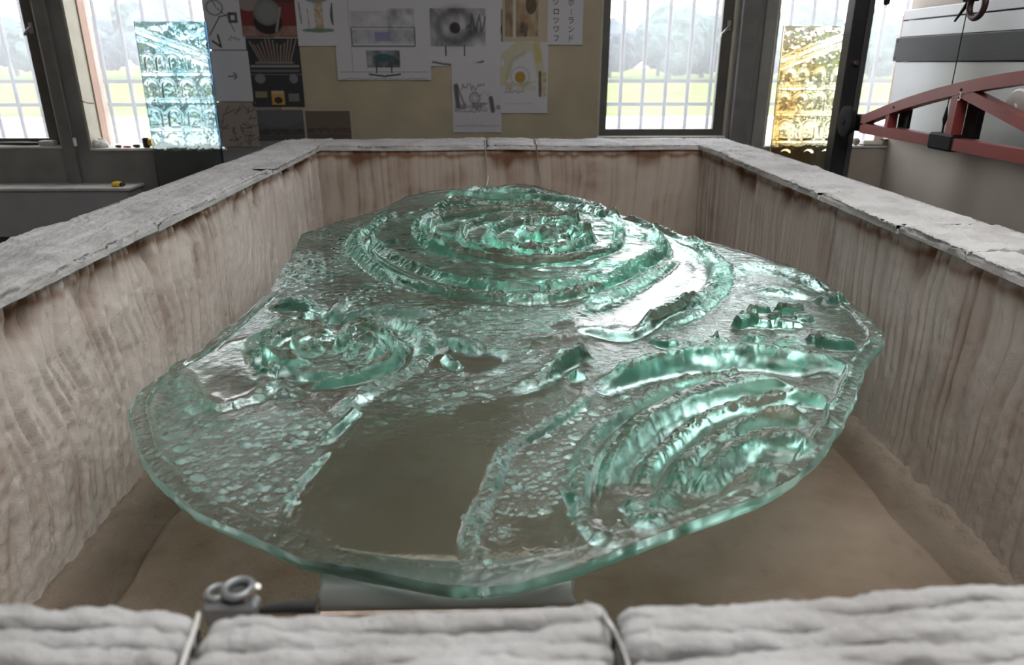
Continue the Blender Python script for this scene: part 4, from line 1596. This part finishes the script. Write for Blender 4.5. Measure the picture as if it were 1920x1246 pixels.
A.rect(.18, .40, .84, .54, (.33, .33, .36), .7, .5).rect(.56, .38, .84, .66, (.22, .22, .24), .75, .5).rect(.18, .56, .84, .68, (.30, .30, .34), .75, .4).rect(.42, .58, .58, .66, (.22, .24, .42), .8)
A.line([(.18, .54), (.84, .54), (.84, .70), (.18, .70), (.18, .54)], .005, DARK, .8)
A.rect(.32, .735, .67, .885, (.06, .075, .075), .95, .25).ellipse(.5, .80, .1, .035, (.05, .12, .15), .9).line([(.42, .885), (.42, .93)], .008, DARK).line([(.58, .885), (.58, .93)], .008, DARK).line([(.34, .945), (.5, .963), (.67, .945)], .008, DARK)
A.scrawl(.05, .95, .985, .004, DARK, .5, 13, .004).line([(.16, .1), (.17, .92)], .003, DARK, .5).line([(.84, .1), (.84, .92)], .003, DARK, .5).line([(.03, .925), (.97, .925)], .003, DARK, .5)
paper('sketch', (628, -70, 806, 150), A, 'widest white sketch sheet, with a grey elevation and a dark panel on two legs', 'sketch')
A = Art(130, 110, (.61, .605, .64))
A.rect(.02, .40, .75, .79, (.12, .12, .13), .85, .45, 9).ellipse(.35, .58, .22, .16, (.05, .05, .055), .6, .3).ellipse(.35, .6, .07, .06, (.02, .02, .02), .9).scrawl(.5, .75, .55, .1, DARK, .7, 21, .012).line([(.22, .79), (.22, .88)], .01, DARK).line([(.47, .79), (.47, .88)], .01, DARK).line([(.04, .95), (.2, .975), (.4, .985), (.6, .97), (.72, .945)], .009, DARK, .9).line([(.97, .42), (.97, .88)], .014, DARK, .8).ellipse(.97, .62, .02, .05, DARK)
paper('sketch', (804, -60, 945, 124), A, 'white sketch sheet of a shaded curved screen on two short legs', 'sketch')
A = Art(80, 110, (.60, .595, .64))
A.line([(.08, .33), (.12, .62)], .05, DARK, .85).line([(.1, .3), (.25, .6)], .025, DARK, .6).rect(.05, .56, .72, .66, (.16, .16, .17), .85, .6).ellipse(.46, .50, .1, .075, (.2, .2, .21), .8, .2).ellipse(.46, .5, .05, .04, (.25, .25, .26), .6, .3).line([(.78, .5), (.82, .68)], .05, DARK, .85).scrawl(.2, .65, .34, .05, DARK, .6, 31, .012).scrawl(.4, .75, .42, .06, DARK, .4, 32, .008).ellipse(.93, .63, .05, .035, (.38, .25, .27), .9).scrawl(.06, .95, .9, .012, DARK, .55, 33, .007).scrawl(.05, .7, .68, .02, DARK, .6, 34, .012)
paper('sketch', (848, 118, 940, 248), A, 'lowest white sketch sheet, a charcoal scene with a ring between two figures', 'sketch')
A = Art(80, 80, (.50, .44, .33))
A.rect(.06, 0, .22, .93, (.20, .11, .07), 1, .35, 9).rect(.30, 0, .78, .93, (.29, .17, .085), 1, .4, 9, 3).rect(.245, 0, .285, .95, (.6, .58, .55)).ellipse(.62, .5, .12, .12, (.05, .035, .03), .8).rect(.3, .72, .55, .93, (.06, .05, .05), .8, .5)
paper('photo_print', (942, -60, 1028, 78), A, 'brown rocky photo print mounted on a buff card', 'photo')
A = Art(90, 130, (.60, .60, .645))
A.line([(.05, .55), (.12, .2), (.4, .05), (.75, .1), (.85, .45)], .10, (.50, .45, .20), .6).line([(.15, .5), (.25, .25), (.5, .15)], .05, (.42, .40, .16), .6).line([(.75, .0), (.8, .25)], .08, (.52, .46, .14), .7).rect(.1, .55, .75, .68, (.46, .38, .16), .7, .6).ellipse(.42, .49, .11, .08, (.42, .27, .06), 1).ellipse(.42, .48, .19, .13, (.3, .3, .25), .6, .06).rect(.8, .42, .97, .76, (.42, .29, .07), .9, .4).line([(.83, .42), (.84, .75)], .03, (.08, .07, .05), .8).scrawl(.1, .7, .86, .012, (.25, .25, .28), .6, 41, .006).scrawl(.1, .5, .69, .02, (.2, .18, .12), .6, 42, .012)
paper('watercolour', (938, 78, 1027, 212), A, 'yellow watercolour sheet with an ochre ball inside arching strokes', 'painting')
A = Art(30, 40, (.60, .60, .645))
jp = paper('text_sheet', (1027, -60, 1093, 84), A, 'white sheet with two columns of black Japanese characters', 'notice')


def glyph(ch, px, py, size, par, Y, rotz=0.0, m=None, mirror=None):
    cu = bpy.data.curves.new('character', 'FONT')
    cu.body = ch
    cu.align_x = 'CENTER'
    cu.align_y = 'CENTER'
    cu.size = size
    cu.extrude = .0004
    o = bpy.data.objects.new('character', cu)
    COL.objects.link(o)
    bpy.context.view_layer.update()
    dg = bpy.context.evaluated_depsgraph_get()
    me = bpy.data.meshes.new_from_object(o.evaluated_get(dg))
    bpy.data.objects.remove(o)
    xs = [v.co for v in me.vertices]
    if xs:
        cx = (min(v.x for v in xs) + max(v.x for v in xs)) / 2
        cyy = (min(v.y for v in xs) + max(v.y for v in xs)) / 2
        for v in me.vertices:
            v.co.x -= cx
            v.co.y -= cyy
    o = bpy.data.objects.new('character', me)
    COL.objects.link(o)
    me.materials.clear()
    me.materials.append(m or mat('black_ink', (.03, .03, .035), .7))
    p = atY(px, py, Y)
    o.rotation_euler = (PI / 2, rotz, 0)
    o.location = Vector(p) - par.location
    o.parent = par
    return o


JY = jp.location.y - .002
for ch, py in (('ヴ', 2), ('ロ', 22), ('ツ', 38), ('ワ', 55), ('フ', 72)):
    glyph(ch, 1043, py, .042, jp, JY)
for ch, py in (('ポ', 4), ('|', 22), ('ラ', 38), ('ン', 55), ('ド', 72)):
    glyph(ch, 1071, py, .042 if ch != '|' else .034, jp, JY)

#@@RIGHT
# dark steel post
m_post = mat('black_post', (0.035, 0.036, 0.04), 0.35, 0.3)
pc = atY(1598, 120, 4.08)
post = empty('lift_post', (pc[0], 4.10, 0), 'black square steel post beside the amber glass panel', 'post')
o = MB().box((-.045, -.045, 0), (.030, .045, ZC - .002), .004).build('column', m_post, post)
o = MB().box((.030, -.050, 0), (.060, .052, ZC - .002), .003).build('side_face', mat('grey_side', (.11, .11, .112), .4, .4), post)  # lighter right face of the post, built as its own box
kz = atY(1600, 118, 4.05)[2]
MB().lathe([(.0001, -.03), (.010, -.03), (.014, -.022), (.014, 0)], (.0, -.045, kz), 'Y', 16).build('knob', mat('rust_knob', (.09, .05, .04), .6), post, True)

# red bow truss running along the kiln's side
XT = 1.90
m_red = mat('red_oxide_paint', (0.27, 0.055, 0.05), 0.38, var=0.15, nscale=5, spec=.5)
m_black = mat('black_paint', (0.008, 0.008, 0.009), 0.6, spec=.2)


def T(px, py):
    p = atX(px, py, XT)
    return (float(p[1]), float(p[2]))


e0 = T(1622, 232)
zlow = (T(1640, 242)[1] + T(1900, 290)[1]) / 2
truss = empty('bow_truss', (XT, e0[0], zlow), 'red painted steel bow truss numbered 3, to the right of the kiln', 'truss')


def tpart(mb, name, m, smooth=False):
    o = mb.build(name, m, truss, smooth)
    o.location = (-XT, -e0[0], -zlow)
    return o


ynear = 1.2
tpart(MB().bar((XT, e0[0], zlow), (XT, ynear, zlow), .05, .048), 'lower_chord', m_red)
chord = [T(1622, 226), T(1680, 203), T(1740, 184), T(1803, 166), T(1860, 155), T(1918, 147)]
ymid = (e0[0] + ynear) / 2
cf_ = np.polyfit([c[0] for c in chord], [c[1] for c in chord], 2)
ys = np.linspace(e0[0], ynear, 26)
zs = [max(zlow + .02, float(np.polyval(cf_, y))) if y > ymid else 0 for y in ys]
pk = max(zs)
zs = [z if y > ymid else max(zlow + .02, float(np.polyval(cf_, 2 * ymid - y))) for y, z in zip(ys, zs)]
mb = MB()
vs = []
for y, z in zip(ys, zs):
    for dx, dz in ((-.025, -.024), (.025, -.024), (.025, .024), (-.025, .024)):
        vs.append((XT + dx, y, z + dz))
fs = [(0, 1, 2, 3), tuple(4 * 25 + k for k in (3, 2, 1, 0))]
for i_ in range(25):
    for k_ in range(4):
        l_ = (k_ + 1) % 4
        fs.append((4 * i_ + k_, 4 * i_ + l_, 4 * i_ + 4 + l_, 4 * i_ + 4 + k_))
tpart(mb.add(vs, fs), 'upper_chord', m_red)


def ztop(y):
    return float(np.interp(y, ys[::-1], zs[::-1]))


yv = [T(1672, 220)[0], T(1797, 200)[0], ymid - .25, 2 * ymid - T(1797, 200)[0] + .2]
for y in yv:
    tpart(MB().bar((XT, y, zlow + .02), (XT, y, ztop(y) - .015), .044, .03 if y > yv[1] + .1 else .045, (0, 1, 0)), 'strut', m_red)
tpart(MB().bar((XT, yv[1] - .03, ztop(yv[1]) - .01), (XT, yv[2], zlow + .02), .044, .042), 'diagonal', m_red)
tpart(MB().bar((XT, yv[2], zlow + .02), (XT, yv[3], ztop(yv[3])), .044, .042), 'diagonal', m_red)
# black plates in the gaps behind the red faces
tpart(MB().box((XT + .026, yv[1] - .10, zlow + .024), (XT + .05, yv[1] - .02, ztop(yv[1]) - .03)), 'black_plate', m_black)
tpart(MB().box((XT + .026, yv[0] - .10, zlow + .024), (XT + .04, yv[0] - .015, ztop(yv[0] - .1) - .02)), 'black_plate', m_black)
# number
nm = atX(1799, 180, XT - .0255)
gl_ = glyph('3', 1799, 180, .05, truss, 3.0, 0, mat('white_marking', (.75, .72, .70), .6))
gl_.rotation_euler = (PI / 2, 0, -PI / 2)
gl_.location = (nm[0] - XT, nm[1] - e0[0], nm[2] - zlow)
gl_.name = 'numeral'
# screws
for q in ((1675, 201), (1802, 168)):
    p = atX(q[0], q[1], XT - .026)
    tpart(MB().lathe([(.0001, -.003), (.005, -.002), (.006, .003)], tuple(p), 'X', 10), 'screw', m_black)
# pulley at the far end
pd = atX(1600, 228, XT - .02)
tpart(MB().lathe([(.0001, -.035), (.016, -.035), (.018, -.026), (.07, -.026), (.078, -.022), (.078, -.006), (.066, 0), (.066, .012), (.03, .014), (.03, .05), (.0001, .05)], (pd[0] - .012, pd[1] + .03, pd[2]), 'X', 36), 'pulley_wheel', mat('dark_rubber', (.018, .019, .021), .8, spec=.2), True)
tpart(MB().box((XT - .022, e0[0] - .015, zlow - .02), (XT + .022, e0[0] + .07, zlow + .065), .004), 'end_bracket', m_black)
# black bracket under the cable
b0 = T(1752, 262)
b1 = T(1797, 268)
tpart(MB().box((XT - .032, b1[0], zlow - .032), (XT + .032, b0[0], zlow + .036), .008), 'cable_bracket', m_black)
# cable and pulley above
cb = T(1771, 248)
zb0 = zlow + .036
ztp = atX(1813, 8, XT)[2]
cable = empty('lift_cable', (XT - .01, cb[0], zb0), 'thin black steel cable rising from the bracket on the red truss', 'cable')
MB().tube([(0, 0, .10), (0, 0, ztp + .35 - zb0)], .0022, 6).build('strand', m_black, cable)
MB().tube([(0, 0, .0), (0, 0, .03), (0, 0, .055), (0, 0, .075), (0, 0, .11)], [.004, .004, .0095, .007, .0025], 10).build('turnbuckle', m_black, cable, True)
hp = atX(1832, 12, XT - .05)
hoist = empty('hoist_pulley', (hp[0], hp[1], hp[2]), 'dark maroon ring pulley with a lever hanging at the top of the cable', 'pulley')
m_maroon = mat('maroon_iron', (.045, .02, .022), .45, .3)
MB().torus((0, 0, .005), .046, .012, 'X', 32, 10).build('ring', m_maroon, hoist, True)
MB().box((-.02, .015, .02), (.02, .075, .07), .006).build('housing', m_black, hoist)
q0 = atX(1809, 14, XT - .05) - hp
q1 = atX(1790, 40, XT - .05) - hp
MB().tube([q0 + np.array([0, -.02, .03]), q0, q1], [.007, .007, .004], 8).build('lever', m_black, hoist, True)
MB().box((-.012, -.012, .05), (.012, .012, ZC - hp[2] - .002)).build('hanger', m_black, hoist)
hp2 = atX(1663, 2, XT)
tag(MB().lathe([(.0001, -.02), (.014, -.014), (.016, .01), (.008, .03), (.006, ZC - hp2[2] - .002)], tuple(hp2), 'Z', 14).build('cable_weight', m_black, None, True), 'small black weight hanging at the top beside the black post', 'weight')
# drum with a pale end disc
dc = atX(1904, 200, XT + .10)
drum = empty('cable_drum', tuple(dc), 'horizontal cable drum with a pale round end plate behind the red truss', 'drum')
MB().lathe([(.040, 0), (.044, .02), (.044, .34), (.03, .345)], (0, 0, 0), 'X', 28).build('barrel', mat('grey_barrel', (.14, .14, .14), .5, .3), drum, True)
MB().lathe([(.0001, -.008), (.010, -.010), (.012, -.004), (.060, -.002), (.066, .004), (.066, .010), (.04, .012)], (0, 0, 0), 'X', 36).build('end_plate', mat('pale_plate', (.80, .77, .74), .6), drum, True)
MB().bar((.2, .0, -.02), (.2, -.6, -.20), .04, .05).build('arm', m_black, drum)

# steel cabinet along the right wall
XC = 2.40
m_steel = mat('brushed_steel', (0.25, 0.25, 0.255), 0.42, 0.75, var=0.06, nscale=3, bump=.05, bscale=30)
zt1 = atX(1693, 20, XC)
yfar = float(atX(1690, 60, XC)[1])
cab = empty('steel_cabinet', (XC, yfar, 1.3), 'brushed steel cabinet with a dark perforated strip, hung on the right wall', 'cabinet')


def cb_(mb, name, m):
    o = mb.build(name, m, cab)
    o.location = (-XC, -yfar, -1.3)
    return o


zs1 = float(atX(1693, 39, XC)[2])
zp0, zp1 = float(atX(1690, 70, XC)[2]), float(atX(1686, 115, XC)[2])
zbot = float(atX(1760, 262, XC)[2])
cb_(MB().box((XC, 1.0, zs1 + .003), (XR - .004, yfar, float(zt1[2])), .003), 'top_panel', m_steel)
cb_(MB().box((XC, 1.0, zp0), (XR - .004, yfar, zs1 - .003), .003), 'upper_panel', m_steel)
cb_(MB().box((XC, 1.0, 1.135), (XR - .004, yfar + .0, zp1 - .002), .003), 'lower_panel', m_steel)
m_perf, nt, b = nodes('perforated_dark_sheet')
tcn = nt.nodes.new('ShaderNodeTexCoord')
mp = nt.nodes.new('ShaderNodeMapping')
mp.inputs['Rotation'].default_value = (PI / 4, 0, 0)
vo = nt.nodes.new('ShaderNodeTexVoronoi')
vo.inputs['Scale'].default_value = 110
vo.inputs['Randomness'].default_value = 0
rp = nt.nodes.new('ShaderNodeValToRGB')
rp.color_ramp.elements[0].position = .30
rp.color_ramp.elements[0].color = (.012, .012, .013, 1)
rp.color_ramp.elements[1].position = .42
rp.color_ramp.elements[1].color = (.055, .055, .058, 1)
nt.links.new(tcn.outputs['Object'], mp.inputs['Vector'])
nt.links.new(mp.outputs[0], vo.inputs['Vector'])
nt.links.new(vo.outputs['Distance'], rp.inputs['Fac'])
nt.links.new(rp.outputs['Color'], b.inputs['Base Color'])
b.inputs['Metallic'].default_value = 0
b.inputs['Specular IOR Level'].default_value = .2
b.inputs['Roughness'].default_value = .6
cb_(MB().box((XC + .002, yfar + .001, 1.14), (XC + .035, yfar + .016, float(zt1[2]) - .002), .002), 'edge_strip', mat('pale_wood_strip', (.45, .30, .21), .7))
cb_(MB().box((XC - .018, 1.0, zp1), (XR - .004, yfar + .012, zp0 - .002), .004), 'perforated_strip', m_perf)
for z in (zp1 + .02, zp0 - .022):
    cb_(MB().lathe([(.0001, -.004), (.005, -.003), (.006, .002)], (XC - .018, yfar - .01, z), 'X', 10), 'screw', m_black)

#@@CLUTTER
def sill_z(i):
    return OPEN[i][2] + .012


m_yel = mat('yellow_plastic', (.72, .45, .03), .4)
m_white = mat('white_plastic', (.72, .71, .69), .5)
m_blk = mat('black_plastic', (.02, .02, .022), .45)
tp = atY(278, 272, YW_ + .03)
tm = empty('tape_measure', (tp[0], YW_ + .03, sill_z(1)), 'black and yellow tape measure standing on the window sill beside the blue-green panel', 'tape measure')
MB().box((-.028, -.018, 0), (.012, .018, .062), .008).build('case', m_blk, tm)
MB().lathe([(.0001, -.004), (.022, -.004), (.024, 0), (.024, .02)], (.012, 0, .032), 'X', 20).build('face_plate', m_yel, tm, True)
for i_, (px, w, h, m, nm, lab, ct) in enumerate([
        (186, .10, .030, m_white, 'plastic_bag', 'crumpled white bag at the reveal end of the window sill', 'bag'),
        (222, .035, .018, m_blk, 'tool_bit', 'small black tool bit on the window sill, next to the white bag', 'tool'),
        (238, .05, .012, mat('red_handle', (.35, .04, .04), .5), 'file', 'small file with a dark red handle on the window sill', 'tool'),
        (256, .04, .022, m_blk, 'scraper', 'stubby black scraper next to the tape measure on the sill', 'tool')]):
    p = atY(px, 278, YW_ + .02)
    z0 = sill_z(1)
    if nm == 'plastic_bag':
        v, f = ICO3
        d = 1 + .35 * fbm(v[:, 0] * 3, v[:, 1] * 3 + v[:, 2] * 2, 3, 8)
        q = v * d[:, None] * np.array([w / 2, .03, h]) + np.array([p[0], YW_ + .04, z0 + h * .7])
        q[:, 2] = np.maximum(q[:, 2], z0 + .0005)
        o = MB().add(q, f).build(nm, m, None, True)
    else:
        o = MB().tube([(p[0] - w / 2, YW_ + .03, z0 + h / 2), (p[0], YW_ + .025, z0 + h / 2), (p[0] + w / 2, YW_ + .02, z0 + h / 2)], [h * .35, h * .5, h * .42], 10).build(nm, m, None, True)
    tag(o, lab, ct)
# block on the first sill
p = atY(90, 275, YW_ - .0)
tag(MB().box((p[0] - .05, YW_ - .01, OPEN[0][2] + .012), (p[0] + .04, YW_ + .05, OPEN[0][2] + .042), .006).build('foam_block', mat('grey_foam', (.42, .41, .40), .9), None), 'pale grey foam block on the sill of the far left window', 'block')
p = atY(45, 282, YW_)
tag(MB().tube([(p[0] - .16, YW_ + .03, OPEN[0][2] + .024), (p[0], YW_ + .02, OPEN[0][2] + .024), (p[0] + .08, YW_ + .03, OPEN[0][2] + .022)], [.009, .012, .010], 8).build('pipe_offcut', m_blk, None, True), 'black pipe offcut lying beside the foam block on the sill', 'pipe')
# white switch on the post
p = atY(141, 266, YW_ - .036)
sw = MB().box((p[0] - .009, YW_ - .046, p[2] - .025), (p[0] + .009, YW_ - .0355, p[2] + .025), .003).build('wall_switch', m_white)
tag(sw, 'small white switch on the grey post between the left windows', 'switch')
MB().box((p[0] - .004, YW_ - .049, p[2] - .010), (p[0] + .004, YW_ - .044, p[2] + .010), .001).build('rocker', m_white, sw)
# thin twig across the reveal
p0, p1 = atY(150, 188, YW_ - .01), atY(176, 194, YW_ + .02)
tag(MB().tube([p0, (p0 + p1) / 2 + np.array([0, 0, -.006]), p1], .003, 6).build('twig', mat('brown_twig', (.12, .06, .04), .8), None, True), 'thin brown twig poking out across the cream window reveal', 'twig')
# things on the bench
p = atY(222, 342, 4.45)
yt = empty('tape_measure', (p[0], 4.45, zbench), 'yellow and black tape measure lying on the grey bench below the sill', 'tape measure')
MB().box((-.035, -.025, 0), (.012, .025, .028), .007).build('case', m_yel, yt)
MB().box((.012, -.02, 0), (.032, .02, .024), .005).build('grip', m_blk, yt)
# sill of the far right window
zs4 = sill_z(3)
p = atY(1602, 283, YW_ + .02)
v, f = ICO3
tag(MB().add(v * .024 + np.array([p[0], YW_ + .02, zs4 + .024]), f).build('stone_ball', mat('grey_stone', (.30, .27, .24), .8), None, True), 'grey-brown stone ball on the sill beside the black post', 'ball')
p0, p1 = atY(1614, 280, YW_ + .02), atY(1640, 280, YW_ + .02)
tray = MB()
tray.box((p0[0], YW_ - .005, zs4), (p1[0] + .03, YW_ + .07, zs4 + .006)).box((p0[0], YW_ - .005, zs4), (p1[0] + .03, YW_ + .0, zs4 + .03)).box((p0[0], YW_ + .065, zs4), (p1[0] + .03, YW_ + .07, zs4 + .03)).box((p0[0], YW_, zs4), (p0[0] + .005, YW_ + .065, zs4 + .03)).box((p1[0] + .025, YW_, zs4), (p1[0] + .03, YW_ + .065, zs4 + .03))
tag(tray.build('tray', m_white), 'small white open tray on the sill next to the stone ball', 'tray')
p0, p1 = atY(1642, 278, YW_ + .03), atY(1694, 278, YW_ + .03)
bxo = MB().box((p0[0] + .01, YW_ + .0, zs4), (p1[0], YW_ + .07, zs4 + .032), .002).build('box', mat('grey_card', (.34, .33, .31), .8))
tag(bxo, 'flat grey box with a lid on the sill between tray and pink board', 'box')
MB().box((p0[0] + .006, YW_ - .004, zs4 + .032), (p1[0] + .004, YW_ + .074, zs4 + .040), .002).build('lid', mat('grey_card_dark', (.22, .21, .2), .8), bxo)
p = atY(1704, 278, YW_ - .0)
bo = MB().box((-.03, 0, 0), (.03, .014, .13), .002).build('foam_board', mat('pink_foam', (.74, .58, .52), .8))
bo.location = (2.405, YW_ - .005, zs4)
bo.rotation_euler = (-.10, .16, 0)
tag(bo, 'pale pink foam board leaning at the right end of the sill', 'board')
